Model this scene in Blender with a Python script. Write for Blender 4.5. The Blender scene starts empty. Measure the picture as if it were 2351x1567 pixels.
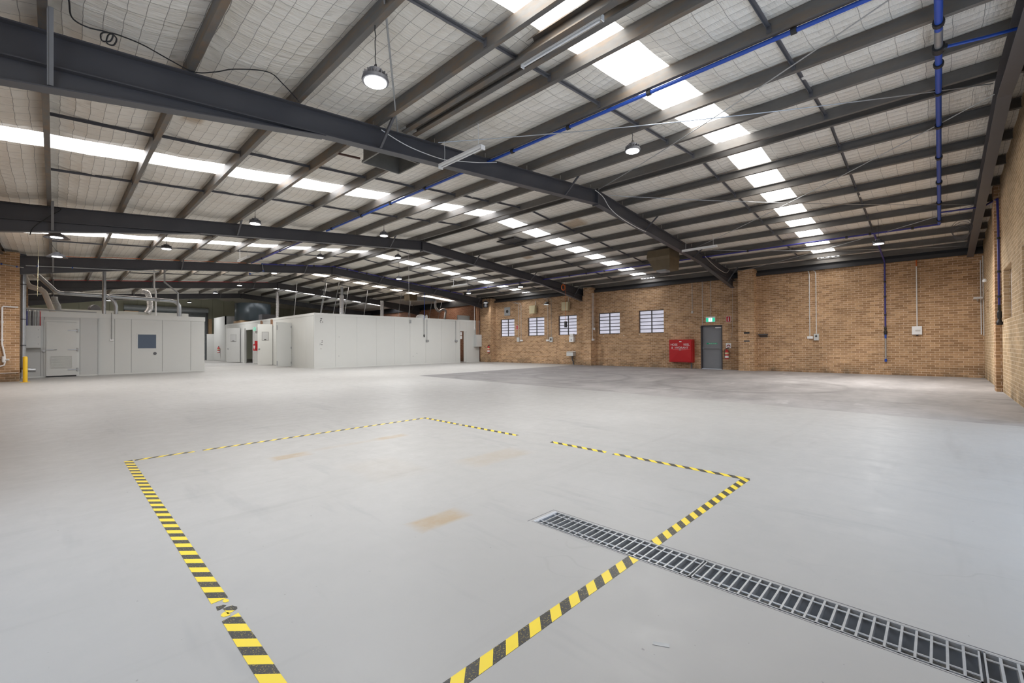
import bpy, math, random
from mathutils import Vector, Matrix, noise
random.seed(7)
C = bpy.context.scene
COL = C.collection

# ---------------------------------------------------------------- camera, world, exposure
PSI = math.radians(44.02); PITCH = 0.00849; ROLL = -0.005
_fh = Vector((math.cos(PSI), math.sin(PSI), 0)); _rt = Vector((math.sin(PSI), -math.cos(PSI), 0)); _up = Vector((0, 0, 1))
_fw = _fh*math.cos(PITCH) + _up*math.sin(PITCH); _u2 = _up*math.cos(PITCH) - _fh*math.sin(PITCH)
_r = (_rt + _u2*ROLL).normalized(); _u = (_u2 - _rt*ROLL).normalized()
cd = bpy.data.cameras.new('camera'); cam = bpy.data.objects.new('camera', cd); COL.objects.link(cam)
cd.sensor_width = 36; cd.lens = 1015.6/2351*36; cd.clip_start = 0.05; cd.clip_end = 300
cam.matrix_world = Matrix(((_r.x, _u.x, -_fw.x, 0), (_r.y, _u.y, -_fw.y, 0), (_r.z, _u.z, -_fw.z, 1.25), (0, 0, 0, 1)))
C.camera = cam
w = bpy.data.worlds.new('world'); C.world = w; w.use_nodes = True
w.node_tree.nodes['Background'].inputs[0].default_value = (0.66, 0.80, 1.0, 1)
w.node_tree.nodes['Background'].inputs[1].default_value = 1.42
SKY_STRENGTH = 5.0       # daylight through the translucent roof sheets
LAMP_W = 75              # each high bay lamp
C.view_settings.view_transform = 'Standard'; C.view_settings.look = 'None'
C.view_settings.exposure = 0.44; C.view_settings.gamma = 1
C.cycles.max_bounces = 4; C.cycles.diffuse_bounces = 3; C.cycles.glossy_bounces = 2
C.cycles.transmission_bounces = 2; C.cycles.transparent_max_bounces = 4
C.cycles.caustics_reflective = False; C.cycles.caustics_refractive = False
C.cycles.use_denoising = True; C.cycles.use_adaptive_sampling = True; C.cycles.adaptive_threshold = 0.1
C.cycles.sample_clamp_indirect = 6

# ---------------------------------------------------------------- the building's numbers
XW, XL, YG, YE = 23.03, -1.4, -1.15, 51.4      # long brick wall, opposite wall, gable wall, far end
XR, ZR, SL = 11.0, 5.75, 0.0875                # ridge and roof slope
FR = [7.2, 16.03, 24.86, 33.7, 42.5]           # rafters
PL = [10.83, 9.41, 8.08, 6.70, 5.33, 4.0, 2.65, 1.29, -0.06, -1.30]
PRT = [11.18, 12.52, 13.89, 15.26, 16.65, 17.97, 19.39, 20.70, 21.92, 22.99]
STRIP = [(3.0, 3.76), (11.25, 12.02), (20.38, 21.14), (28.7, 29.45), (37.5, 38.25)]
def ZB(x): return ZR - SL*abs(x - XR)          # underside of purlins = top of rafters

# ---------------------------------------------------------------- helpers
class MB:
    def __init__(s): s.v = []; s.f = []; s.mi = []; s.cur = 0
    def face(s, pts):
        b = len(s.v); s.v += [tuple(p) for p in pts]; s.f.append(tuple(range(b, b+len(pts)))); s.mi.append(s.cur); return s
    def prism(s, poly, vec):
        n = len(poly); b = len(s.v); v = Vector(vec)
        s.v += [tuple(p) for p in poly] + [tuple(Vector(p)+v) for p in poly]
        fs = [tuple(range(b+n-1, b-1, -1)), tuple(range(b+n, b+2*n))]
        fs += [(b+i, b+(i+1) % n, b+n+(i+1) % n, b+n+i) for i in range(n)]
        s.f += fs; s.mi += [s.cur]*len(fs); return s
    def box(s, x0, x1, y0, y1, z0, z1):
        x0, x1 = sorted((x0, x1)); y0, y1 = sorted((y0, y1)); z0, z1 = sorted((z0, z1))
        return s.prism([(x0, y0, z0), (x1, y0, z0), (x1, y1, z0), (x0, y1, z0)], (0, 0, z1-z0))
    def obox(s, c, ax, ay, az):                 # centre and three half-axis vectors
        c, ax, ay, az = map(Vector, (c, ax, ay, az))
        return s.prism([c-ax-ay-az, c+ax-ay-az, c+ax+ay-az, c-ax+ay-az], az*2)
    def bar(s, p, q, w, h, up=(0, 0, 1)):       # rectangular bar from p to q
        p, q = Vector(p), Vector(q); d = q-p; side = d.cross(Vector(up)).normalized(); t = side.cross(d).normalized()
        return s.obox((p+q)/2, d/2, side*w/2, t*h/2)
    def tube(s, pts, r, n=8, caps=True):
        pts = [Vector(p) for p in pts]; rings = []; prev = None
        for i, p in enumerate(pts):
            d = (pts[min(i+1, len(pts)-1)] - pts[max(i-1, 0)]).normalized()
            if prev is None:
                a = d.cross(Vector((0, 0, 1)) if abs(d.z) < 0.9 else Vector((1, 0, 0))).normalized()
            else:
                a = (prev - d*prev.dot(d))
                a = a.normalized() if a.length > 1e-6 else d.orthogonal().normalized()
            prev = a; bn = d.cross(a); rr = r[i] if isinstance(r, (list, tuple)) else r
            rings.append(len(s.v))
            s.v += [tuple(p + (a*math.cos(t) + bn*math.sin(t))*rr) for t in [2*math.pi*k/n for k in range(n)]]
        for i in range(len(rings)-1):
            for k in range(n):
                s.f.append((rings[i]+k, rings[i]+(k+1) % n, rings[i+1]+(k+1) % n, rings[i+1]+k)); s.mi.append(s.cur)
        if caps:
            s.f.append(tuple(range(rings[0]+n-1, rings[0]-1, -1))); s.f.append(tuple(range(rings[-1], rings[-1]+n))); s.mi += [s.cur]*2
        return s
    def lathe(s, c, prof, n=20, ax=(0, 0, 1), caps=True):  # prof: (radius, distance along the axis)
        c, d = Vector(c), Vector(ax).normalized(); a = d.orthogonal().normalized(); b = d.cross(a); rings = []
        for r, h in prof:
            rings.append(len(s.v)); s.v += [tuple(c + d*h + (a*math.cos(2*math.pi*k/n) + b*math.sin(2*math.pi*k/n))*max(r, 1e-4)) for k in range(n)]
        for i in range(len(rings)-1):
            for k in range(n):
                s.f.append((rings[i]+k, rings[i]+(k+1) % n, rings[i+1]+(k+1) % n, rings[i+1]+k)); s.mi.append(s.cur)
        if caps: s.f.append(tuple(range(rings[0]+n-1, rings[0]-1, -1))); s.f.append(tuple(range(rings[-1], rings[-1]+n))); s.mi += [s.cur]*2
        return s
    def build(s, name, mats, parent=None, loc=(0, 0, 0), smooth=False, label=None):
        me = bpy.data.meshes.new(name); o = bpy.data.objects.new(name, me); COL.objects.link(o)
        if parent is not None:
            base = Vector(parent['_b'].to_list() if hasattr(parent['_b'], 'to_list') else parent['_b']); o.parent = parent
        else:
            base = Vector(loc); o.location = base
        o['_b'] = list(base)
        me.from_pydata([tuple(Vector(p)-base) for p in s.v], [], s.f); me.validate()
        for m in (mats if isinstance(mats, (list, tuple)) else [mats]): me.materials.append(m)
        if len(me.polygons) == len(s.mi): me.polygons.foreach_set('material_index', s.mi)
        import bmesh
        bm = bmesh.new(); bm.from_mesh(me); bmesh.ops.recalc_face_normals(bm, faces=bm.faces); bm.to_mesh(me); bm.free()
        if smooth:
            me.polygons.foreach_set('use_smooth', [True]*len(me.polygons))
            try: me.set_sharp_from_angle(angle=math.radians(40))
            except Exception: pass
        if label: o['label'] = label
        return o
def thing(name, label, cat, loc=(0, 0, 0), group=None):
    o = bpy.data.objects.new(name, None); COL.objects.link(o); o.location = loc; o['_b'] = list(loc); o.empty_display_size = .1
    o['label'] = label; o['category'] = cat
    if group: o['group'] = group
    return o
def tag(o, label, cat, group=None):
    o['label'] = label; o['category'] = cat
    if group: o['group'] = group
    return o
def struct(o, label=None):
    o['kind'] = 'structure'
    if label: o['label'] = label
    return o
def sthing(name, label, loc=(0, 0, 0)):
    o = bpy.data.objects.new(name, None); COL.objects.link(o); o.location = loc; o['_b'] = list(loc); o['kind'] = 'structure'; o['label'] = label
    return o
def dup(root, loc, label):
    r = root.copy(); COL.objects.link(r); r.location = loc; r['label'] = label; r['_b'] = list(loc)
    for ch in list(root.children):
        c = ch.copy(); COL.objects.link(c); c.parent = r
        for g in list(ch.children):
            d = g.copy(); COL.objects.link(d); d.parent = c
    return r
def text(name, s, size, pos, mat, parent, rot=(math.pi/2, 0, -math.pi/2), align='CENTER'):
    cu = bpy.data.curves.new(name, 'FONT'); cu.body = s; cu.size = size; cu.extrude = .0012; cu.align_x = align; cu.align_y = 'CENTER'
    cu.materials.append(mat); tmp = bpy.data.objects.new(name, cu); me = bpy.data.meshes.new_from_object(tmp); bpy.data.objects.remove(tmp)
    o = bpy.data.objects.new(name, me); COL.objects.link(o); o.rotation_euler = rot
    if parent is not None: o.parent = parent; o.location = Vector(pos) - Vector(list(parent['_b']))
    else: o.location = pos
    o['_b'] = list(parent['_b']) if parent is not None else list(pos)
    return o
ORD = ['first', 'second', 'third', 'fourth', 'fifth', 'sixth', 'seventh', 'eighth', 'ninth', 'tenth']
def arc(c, r, a0, a1, n, u, v):
    c, u, v = Vector(c), Vector(u), Vector(v)
    return [c + (u*math.cos(a0+(a1-a0)*k/n) + v*math.sin(a0+(a1-a0)*k/n))*r for k in range(n+1)]

# ---------------------------------------------------------------- materials
def newmat(name):
    m = bpy.data.materials.new(name); m.use_nodes = True; nt = m.node_tree
    return m, nt, nt.nodes['Principled BSDF']
def N(nt, typ, **kw):
    n = nt.nodes.new(typ)
    for k, v in kw.items():
        if k.startswith('i_'): n.inputs[int(k[2:])].default_value = v
        else: setattr(n, k, v)
    return n
def math_(nt, op, a, b=None, clamp=False):
    n = nt.nodes.new('ShaderNodeMath'); n.operation = op; n.use_clamp = clamp
    for i, q in enumerate((a, b)):
        if q is None: continue
        if isinstance(q, (int, float)): n.inputs[i].default_value = q
        else: nt.links.new(q, n.inputs[i])
    return n.outputs[0]
def mix(nt, fac, a, b):
    n = nt.nodes.new('ShaderNodeMix'); n.data_type = 'RGBA'
    for sock, q in ((n.inputs[0], fac), (n.inputs[6], a), (n.inputs[7], b)):
        if isinstance(q, (int, float)): sock.default_value = q
        elif isinstance(q, tuple): sock.default_value = (*q, 1)
        else: nt.links.new(q, sock)
    return n.outputs[2]
def coords(nt, kind='Object'):
    tc = nt.nodes.new('ShaderNodeTexCoord'); sp = nt.nodes.new('ShaderNodeSeparateXYZ'); nt.links.new(tc.outputs[kind], sp.inputs[0])
    return tc.outputs[kind], sp.outputs
def geo(nt):
    g = nt.nodes.new('ShaderNodeNewGeometry'); sp = nt.nodes.new('ShaderNodeSeparateXYZ'); nt.links.new(g.outputs['Position'], sp.inputs[0])
    return g, g.outputs['Position'], sp.outputs
def noise_(nt, vec, scale, detail=3, rough=.5, mapscale=None):
    n = nt.nodes.new('ShaderNodeTexNoise'); n.inputs['Scale'].default_value = scale; n.inputs['Detail'].default_value = detail; n.inputs['Roughness'].default_value = rough
    if mapscale:
        mp = nt.nodes.new('ShaderNodeMapping'); mp.inputs['Scale'].default_value = mapscale; nt.links.new(vec, mp.inputs[0]); vec = mp.outputs[0]
    nt.links.new(vec, n.inputs['Vector']); return n.outputs['Fac']
def ramp(nt, fac, stops):
    r = nt.nodes.new('ShaderNodeValToRGB'); nt.links.new(fac, r.inputs[0]); e = r.color_ramp.elements
    while len(e) < len(stops): e.new(.5)
    for i, (p, c) in enumerate(stops):
        e[i].position = p; e[i].color = (c, c, c, 1) if isinstance(c, (int, float)) else (*c, 1)
    return r.outputs[0]
def bump(nt, b, h, strength, dist=.01):
    n = nt.nodes.new('ShaderNodeBump'); n.inputs['Strength'].default_value = strength; n.inputs['Distance'].default_value = dist
    nt.links.new(h, n.inputs['Height']); nt.links.new(n.outputs[0], b.inputs['Normal'])
def plain(name, col, rough=.5, metal=0, var=.12, scale=6, spec=.5, mapscale=None, emit=0):
    m, nt, b = newmat(name); v, _ = coords(nt)
    f = noise_(nt, v, scale, 3, .6, mapscale)
    c = mix(nt, f, tuple(x*(1-var) for x in col), tuple(min(1, x*(1+var)) for x in col))
    nt.links.new(c, b.inputs['Base Color']); b.inputs['Roughness'].default_value = rough; b.inputs['Metallic'].default_value = metal
    b.inputs['Specular IOR Level'].default_value = spec
    if emit:
        b.inputs['Emission Color'].default_value = (*col, 1); b.inputs['Emission Strength'].default_value = emit
    return m

def brick_mat(name, c1, c2, mortar):
    m, nt, b = newmat(name); g, pos, xyz = geo(nt)
    nsp = nt.nodes.new('ShaderNodeSeparateXYZ'); nt.links.new(g.outputs['True Normal'], nsp.inputs[0])
    isx = math_(nt, 'GREATER_THAN', math_(nt, 'ABSOLUTE', nsp.outputs[0]), .5)
    u = math_(nt, 'ADD', math_(nt, 'MULTIPLY', xyz[1], isx), math_(nt, 'MULTIPLY', xyz[0], math_(nt, 'SUBTRACT', 1.0, isx)))
    cb = nt.nodes.new('ShaderNodeCombineXYZ'); nt.links.new(u, cb.inputs[0]); nt.links.new(xyz[2], cb.inputs[1])
    br = nt.nodes.new('ShaderNodeTexBrick'); nt.links.new(cb.outputs[0], br.inputs['Vector'])
    br.inputs['Color1'].default_value = (*c1, 1); br.inputs['Color2'].default_value = (*c2, 1); br.inputs['Mortar'].default_value = (*mortar, 1)
    br.inputs['Scale'].default_value = 1; br.inputs['Mortar Size'].default_value = .0066; br.inputs['Mortar Smooth'].default_value = .2
    br.inputs['Bias'].default_value = .0; br.inputs['Brick Width'].default_value = .25; br.inputs['Row Height'].default_value = .086
    big = noise_(nt, pos, .7, 4, .6); fine = noise_(nt, pos, 14, 4, .7)
    k = math_(nt, 'ADD', math_(nt, 'MULTIPLY', ramp(nt, big, [(.3, .78), (.7, 1.15)]), 1.0), math_(nt, 'MULTIPLY', math_(nt, 'SUBTRACT', fine, .5), .55))
    mm = nt.nodes.new('ShaderNodeMix'); mm.data_type = 'RGBA'; mm.blend_type = 'MULTIPLY'; mm.inputs[0].default_value = 1
    nt.links.new(br.outputs['Color'], mm.inputs[6]); nt.links.new(k, mm.inputs[7])
    # grime rising from the floor, in blotches
    low = math_(nt, 'MULTIPLY', ramp(nt, math_(nt, 'DIVIDE', xyz[2], 1.0), [(.0, 1.0), (.45, 0.0)]), ramp(nt, noise_(nt, pos, 1.3, 4, .7), [(.42, 0.0), (.62, .75)]))
    c = mix(nt, low, mm.outputs[2], (.10, .085, .06))
    nt.links.new(c, b.inputs['Base Color']); b.inputs['Roughness'].default_value = .85; b.inputs['Specular IOR Level'].default_value = .2
    bump(nt, b, math_(nt, 'SUBTRACT', math_(nt, 'MULTIPLY', fine, .3), br.outputs['Fac']), .35, .006)
    return m
M = {}
M['brick'] = brick_mat('brown_brick', (.33, .192, .098), (.57, .36, .20), (.74, .575, .43))
M['brick_lit'] = brick_mat('lit_brown_brick', (.50, .345, .195), (.66, .48, .29), (.82, .68, .51))  # same brick made paler: the gable's stronger light put into the colour
M['brick_red'] = brick_mat('red_brick', (.32, .14, .085), (.42, .21, .13), (.55, .38, .28))
M['brick_white'] = brick_mat('whitewashed_brick', (.62, .50, .45), (.78, .72, .70), (.75, .68, .62))

def floor_paint():
    m, nt, b = newmat('painted_floor'); g, pos, xyz = geo(nt)
    n1 = noise_(nt, pos, .35, 3, .55); n2 = noise_(nt, pos, 5, 3, .7)
    c = mix(nt, ramp(nt, n1, [(.3, 0.0), (.7, 1.0)]), (.385, .376, .363), (.435, .426, .414))
    # faint scuffs and drag marks
    sc = ramp(nt, noise_(nt, pos, 2.2, 4, .75, (1.0, .16, 1)), [(.56, 0.0), (.70, .42)])
    c = mix(nt, sc, c, (.30, .30, .30))
    sc2 = ramp(nt, noise_(nt, pos, 1.6, 4, .7, (.12, 1.3, 1)), [(.58, 0.0), (.72, .36)])
    c = mix(nt, sc2, c, (.31, .30, .29))
    sp = ramp(nt, noise_(nt, pos, 30, 2, .5), [(.75, 0.0), (.78, .7)])
    c = mix(nt, sp, c, (.22, .21, .20))
    # tyre arcs: rings of large circles, broken up by noise
    brk = ramp(nt, noise_(nt, pos, .9, 3, .6), [(.42, 0.0), (.65, 1.0)])
    for (cx, cy, r, wd, a) in ((9.5, 17.5, 7.2, .11, .20), (9.5, 17.5, 8.9, .11, .17), (4.5, 19, 5.6, .1, .13), (12.5, 13.0, 5.2, .12, .17)):
        d = math_(nt, 'SQRT', math_(nt, 'ADD', math_(nt, 'POWER', math_(nt, 'SUBTRACT', xyz[0], cx), 2.0), math_(nt, 'POWER', math_(nt, 'SUBTRACT', xyz[1], cy), 2.0)))
        k = math_(nt, 'SUBTRACT', 1.0, math_(nt, 'DIVIDE', math_(nt, 'ABSOLUTE', math_(nt, 'SUBTRACT', d, r)), wd), True)
        c = mix(nt, math_(nt, 'MULTIPLY', math_(nt, 'MULTIPLY', k, brk), a), c, (.30, .30, .30))
    # tan rust stains left by pallets
    wob = math_(nt, 'MULTIPLY', math_(nt, 'SUBTRACT', noise_(nt, pos, 6, 3, .6), .5), .14)
    for (cx, cy, hx, hy, a) in ((1.93, 2.60, .24, .12, .75), (1.88, 5.33, .24, .12, .62), (3.22, 5.42, .26, .10, .60), (2.6, 5.42, .5, .07, .2), (3.45, 3.6, .5, .22, .28), (2.35, 4.1, .35, .5, .10)):
        dx = math_(nt, 'DIVIDE', math_(nt, 'ABSOLUTE', math_(nt, 'SUBTRACT', xyz[0], cx)), hx)
        dy = math_(nt, 'DIVIDE', math_(nt, 'ABSOLUTE', math_(nt, 'SUBTRACT', xyz[1], cy)), hy)
        k = ramp(nt, math_(nt, 'ADD', math_(nt, 'MAXIMUM', dx, dy), wob), [(.62, 1.0), (1.0, 0.0)])
        c = mix(nt, math_(nt, 'MULTIPLY', math_(nt, 'MULTIPLY', k, a), ramp(nt, n2, [(.25, .5), (.6, 1.0)])), c, (.40, .29, .165))
    # hairline cracks
    vo = nt.nodes.new('ShaderNodeTexVoronoi'); vo.feature = 'DISTANCE_TO_EDGE'; vo.inputs['Scale'].default_value = .42
    wv = nt.nodes.new('ShaderNodeVectorMath'); wv.operation = 'ADD'; nz = nt.nodes.new('ShaderNodeTexNoise'); nz.inputs['Scale'].default_value = 1.5
    nt.links.new(pos, nz.inputs['Vector']); nt.links.new(pos, wv.inputs[0]); nt.links.new(nz.outputs['Color'], wv.inputs[1]); nt.links.new(wv.outputs[0], vo.inputs['Vector'])
    ck = math_(nt, 'MULTIPLY', ramp(nt, vo.outputs['Distance'], [(.0, .28), (.0022, 0.0)]), ramp(nt, noise_(nt, pos, .5, 2), [(.56, 0.0), (.66, 1.0)]))
    c = mix(nt, ck, c, (.24, .23, .22))
    nt.links.new(c, b.inputs['Base Color'])
    nt.links.new(ramp(nt, n2, [(.3, .40), (.7, .55)]), b.inputs['Roughness']); b.inputs['Specular IOR Level'].default_value = .35
    bump(nt, b, n2, .04, .004)
    return m
def floor_worn():
    m, nt, b = newmat('worn_concrete'); g, pos, xyz = geo(nt)
    n1 = noise_(nt, pos, .9, 4, .65, (.55, 1, 1)); n2 = noise_(nt, pos, 7, 3, .7); n3 = noise_(nt, pos, 1.5, 4, .75, (1, .35, 1))
    c = mix(nt, ramp(nt, n1, [(.3, 0.0), (.7, 1.0)]), (.30, .285, .285), (.52, .495, .488))
    far_shade = ramp(nt, math_(nt, 'ADD', math_(nt, 'DIVIDE', xyz[1], 16.0), math_(nt, 'MULTIPLY', math_(nt, 'SUBTRACT', n3, .5), .5)), [(.52, 0.0), (.95, .9)])
    c = mix(nt, far_shade, c, (.185, .18, .185))   # darker towards the far end: weaker light there put into the colour
    c = mix(nt, ramp(nt, n3, [(.55, 0.0), (.68, .55)]), c, (.17, .16, .155))
    c = mix(nt, ramp(nt, noise_(nt, pos, 1.1, 3, .7, (.7, 1.2, 1)), [(.64, 0.0), (.74, .6)]), c, (.68, .66, .65))
    c = mix(nt, math_(nt, 'MULTIPLY', n2, .35), c, (.22, .20, .19))
    for (cx, cy, r, wd, a) in ((15.0, 4.4, 2.6, .22, .4), (15.3, 9.5, 2.9, .2, .38), (13.6, 11.5, 3.4, .2, .4)):
        d = math_(nt, 'SQRT', math_(nt, 'ADD', math_(nt, 'POWER', math_(nt, 'SUBTRACT', xyz[0], cx), 2.0), math_(nt, 'POWER', math_(nt, 'SUBTRACT', xyz[1], cy), 2.0)))
        k = math_(nt, 'SUBTRACT', 1.0, math_(nt, 'DIVIDE', math_(nt, 'ABSOLUTE', math_(nt, 'SUBTRACT', d, r)), wd), True)
        c = mix(nt, math_(nt, 'MULTIPLY', math_(nt, 'MULTIPLY', k, n1), a*1.6), c, (.12, .115, .11))
    nt.links.new(c, b.inputs['Base Color']); b.inputs['Roughness'].default_value = .6; b.inputs['Specular IOR Level'].default_value = .3
    bump(nt, b, n2, .12, .006)
    return m
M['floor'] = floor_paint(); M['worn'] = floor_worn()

def wire_mask(nt, xyz):                          # safety mesh under the roof lining: wires 150 x 300
    def line(q, pitch, wd):
        f = math_(nt, 'ABSOLUTE', math_(nt, 'SUBTRACT', math_(nt, 'FRACT', math_(nt, 'DIVIDE', q, pitch)), .5))
        return math_(nt, 'LESS_THAN', f, wd/pitch/2)
    return math_(nt, 'MAXIMUM', line(xyz[0], .165, .006), line(xyz[1], .30, .006))
def ceiling_mat():
    m, nt, b = newmat('foil_insulation'); g, pos, xyz = geo(nt)
    n1 = noise_(nt, pos, 1.1, 3, .6); n2 = noise_(nt, pos, 9, 2, .7, (.5, 2.0, 1))
    wv = nt.nodes.new('ShaderNodeVectorMath'); wv.operation = 'SCALE'; wv.inputs['Scale'].default_value = .06
    nz = nt.nodes.new('ShaderNodeTexNoise'); nz.inputs['Scale'].default_value = 2.2; nt.links.new(pos, nz.inputs['Vector']); nt.links.new(nz.outputs['Color'], wv.inputs[0])
    ad = nt.nodes.new('ShaderNodeVectorMath'); nt.links.new(pos, ad.inputs[0]); nt.links.new(wv.outputs[0], ad.inputs[1])
    sp = nt.nodes.new('ShaderNodeSeparateXYZ'); nt.links.new(ad.outputs[0], sp.inputs[0])
    c = mix(nt, ramp(nt, n1, [(.3, 0.0), (.7, 1.0)]), (.77, .72, .635), (.88, .85, .785))
    c = mix(nt, ramp(nt, n2, [(.5, 0.0), (.75, .35)]), c, (.80, .78, .74))
    # brown water stains
    for (cx, cy, hx, hy) in ((1.62, 8.75, .16, .5), (13.3, 9.6, .5, .5), (15.8, 14.2, .3, .3)):
        dx = math_(nt, 'DIVIDE', math_(nt, 'ABSOLUTE', math_(nt, 'SUBTRACT', xyz[0], cx)), hx); dy = math_(nt, 'DIVIDE', math_(nt, 'ABSOLUTE', math_(nt, 'SUBTRACT', xyz[1], cy)), hy)
        k = ramp(nt, math_(nt, 'ADD', math_(nt, 'MAXIMUM', dx, dy), math_(nt, 'SUBTRACT', n1, .5)), [(.6, .7), (1.0, 0.0)])
        c = mix(nt, k, c, (.38, .25, .12))
    wm = wire_mask(nt, sp.outputs)
    c = mix(nt, math_(nt, 'MULTIPLY', wm, .72), c, (.10, .09, .08))
    nt.links.new(c, b.inputs['Base Color']); b.inputs['Roughness'].default_value = .45; b.inputs['Metallic'].default_value = .12
    h = math_(nt, 'ADD', math_(nt, 'MULTIPLY', noise_(nt, pos, 5, 4, .65, (.45, 2.6, 1)), 1.0), math_(nt, 'MULTIPLY', wm, .25))
    def pil(q, pitch): return math_(nt, 'SINE', math_(nt, 'MULTIPLY', math_(nt, 'FRACT', math_(nt, 'ADD', math_(nt, 'DIVIDE', q, pitch), .5)), math.pi))
    h = math_(nt, 'SUBTRACT', h, math_(nt, 'MULTIPLY', math_(nt, 'MULTIPLY', pil(sp.outputs[0], .165), pil(sp.outputs[1], .30)), .35))
    bump(nt, b, h, .65, .05)
    return m
M['ceiling'] = ceiling_mat()
def skylight_mat(tint):
    m, nt, b = newmat('translucent_sheet'); g, pos, xyz = geo(nt)
    wm = wire_mask(nt, xyz)
    rib = math_(nt, 'ABSOLUTE', math_(nt, 'SUBTRACT', math_(nt, 'FRACT', math_(nt, 'DIVIDE', xyz[1], .19)), .5))
    f = ramp(nt, rib, [(.30, 1.0), (.42, .78)])
    f = math_(nt, 'MULTIPLY', f, math_(nt, 'SUBTRACT', 1.0, math_(nt, 'MULTIPLY', wm, .22)))
    dirt = ramp(nt, noise_(nt, pos, 2.0, 4, .6, (.4, 2, 1)), [(.3, .86), (.6, 1.0)])
    s = math_(nt, 'MULTIPLY', math_(nt, 'MULTIPLY', f, dirt), SKY_STRENGTH)
    b.inputs['Base Color'].default_value = (.75, .75, .72, 1); b.inputs['Emission Color'].default_value = (*tint, 1); nt.links.new(s, b.inputs['Emission Strength'])
    b.inputs['Roughness'].default_value = .5
    return m
M['sky_warm'] = skylight_mat((1.0, .975, .94)); M['sky_cool'] = skylight_mat((.96, .97, 1.0)); M['sky_peach'] = skylight_mat((1.0, .90, .80))

def purlin_mat():
    m, nt, b = newmat('weathered_galvanised'); g, pos, xyz = geo(nt)
    n1 = noise_(nt, pos, 1.4, 5, .7, (1, .35, 1)); n2 = noise_(nt, pos, 9, 4, .7, (1, 3, .5))
    c = mix(nt, ramp(nt, n1, [(.35, 0.0), (.65, 1.0)]), (.118, .112, .105), (.20, .19, .178))
    # rust-brown wash, heavier on the left slope's old purlins
    left = ramp(nt, math_(nt, 'DIVIDE', xyz[0], 24.0), [(.12, 1.0), (.42, .15)])
    rs = math_(nt, 'MULTIPLY', ramp(nt, noise_(nt, pos, 2.4, 5, .75, (1, .5, 3)), [(.45, 0.0), (.66, .85)]), left)
    c = mix(nt, rs, c, (.25, .155, .075))
    c = mix(nt, math_(nt, 'MULTIPLY', n2, .3), c, (.13, .125, .12))
    nt.links.new(c, b.inputs['Base Color']); b.inputs['Roughness'].default_value = .5; b.inputs['Metallic'].default_value = .3
    return m
M['purlin'] = purlin_mat()
M['rafter'] = plain('charcoal_steel_paint', (.075, .075, .084), .42, 0, .18, 1.5, .5)
M['shaded_steel'] = plain('shaded_eaves_steel', (.03, .03, .033), .5, 0, .15, 4)  # near-black puts the unlit shade at the wall top into the colour
M['gal'] = plain('galvanised_steel', (.46, .48, .50), .35, .75, .2, 9)
M['duct_dark'] = plain('weathered_duct_steel', (.20, .195, .18), .45, .5, .25, 5)
M['gal_grey'] = plain('dull_grey_steel', (.36, .37, .38), .5, .3, .15, 7)
M['steel_mid'] = plain('primed_grey_steel', (.20, .20, .205), .5, 0, .12, 6)
M['dark_steel'] = plain('dark_steel', (.12, .12, .13), .5, .3, .2, 8)
M['blue'] = plain('blue_air_pipe', (.018, .075, .40), .35, 0, .1, 4)
M['blue_dark'] = plain('dark_blue_pipe', (.035, .035, .22), .4, 0, .1, 4)
M['black'] = plain('black_plastic', (.018, .018, .02), .5, 0, .1, 5)
M['white'] = plain('white_enamel', (.80, .80, .79), .4, 0, .03, 3)
M['pvc'] = plain('white_pvc', (.82, .82, .82), .35, 0, .03, 3)
M['conduit'] = plain('pale_grey_conduit', (.60, .58, .55), .5, 0, .06, 3)
M['panel'] = plain('offwhite_coolroom_panel', (.64, .645, .62), .42, 0, .025, 1.2, .4)
M['panel_grey'] = plain('grey_coolroom_panel', (.555, .56, .545), .42, 0, .025, 1.2, .4)
M['panel_trim'] = plain('panel_trim', (.66, .665, .64), .4, 0, .03, 2)
M['seam'] = plain('panel_seam', (.30, .30, .29), .6, 0, .05, 4)
M['box_grey'] = plain('grey_powder_coat', (.62, .63, .62), .4, 0, .03, 3)
M['red'] = plain('red_enamel', (.50, .012, .018), .33, 0, .08, 3)
M['red_dark'] = plain('dark_red', (.30, .02, .02), .45, 0, .1, 3)
M['orange'] = plain('orange_conduit', (.62, .14, .03), .45, 0, .08, 3)
M['yellow'] = plain('safety_yellow', (.80, .50, .02), .4, 0, .06, 4)
M['cream'] = plain('cream_plastic', (.66, .58, .36), .45, 0, .05, 3)
M['rust'] = plain('rusty_steel', (.10, .045, .035), .6, .2, .2, 8)
M['copper'] = plain('copper_pipe', (.40, .22, .13), .4, .5, .25, 8)
M['door_grey'] = plain('grey_door_paint', (.225, .235, .255), .38, 0, .06, 2)
M['frame_dark'] = plain('dark_frame', (.055, .05, .055), .5, 0, .1, 4)
M['tan_box'] = plain('stained_tan_sheet_metal', (.145, .108, .062), .6, .0, .3, 3)
M['pipe_beige'] = plain('beige_insulated_pipe', (.62, .55, .47), .6, 0, .1, 4)
M['foil'] = plain('flexible_foil_duct', (.62, .62, .64), .3, .6, .25, 22)
M['green_wall'] = plain('pale_green_panel', (.50, .52, .40), .6, 0, .06, 1)
M['roller'] = plain('grey_roller_door', (.42, .46, .48), .4, .3, .1, 5)
M['wood'] = plain('plywood_board', (.40, .27, .15), .6, 0, .2, 5)
M['card'] = plain('brown_cardboard', (.32, .22, .13), .7, 0, .15, 5)
M['green'] = plain('sign_green', (.01, .38, .20), .4, 0, .03, 3)
M['sign_white'] = plain('sign_white', (.85, .85, .85), .4, 0, .02, 3)
M['tank'] = plain('dark_glossy_sheet_metal', (.05, .065, .075), .3, .2, .35, 1.5, .5, (1.6, 1.6, .15))
M['trench'] = plain('trench_concrete', (.50, .53, .58), .5, 0, .25, 9)
M['rubble'] = plain('trench_silt', (.34, .33, .31), .8, 0, .6, 12)
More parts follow.
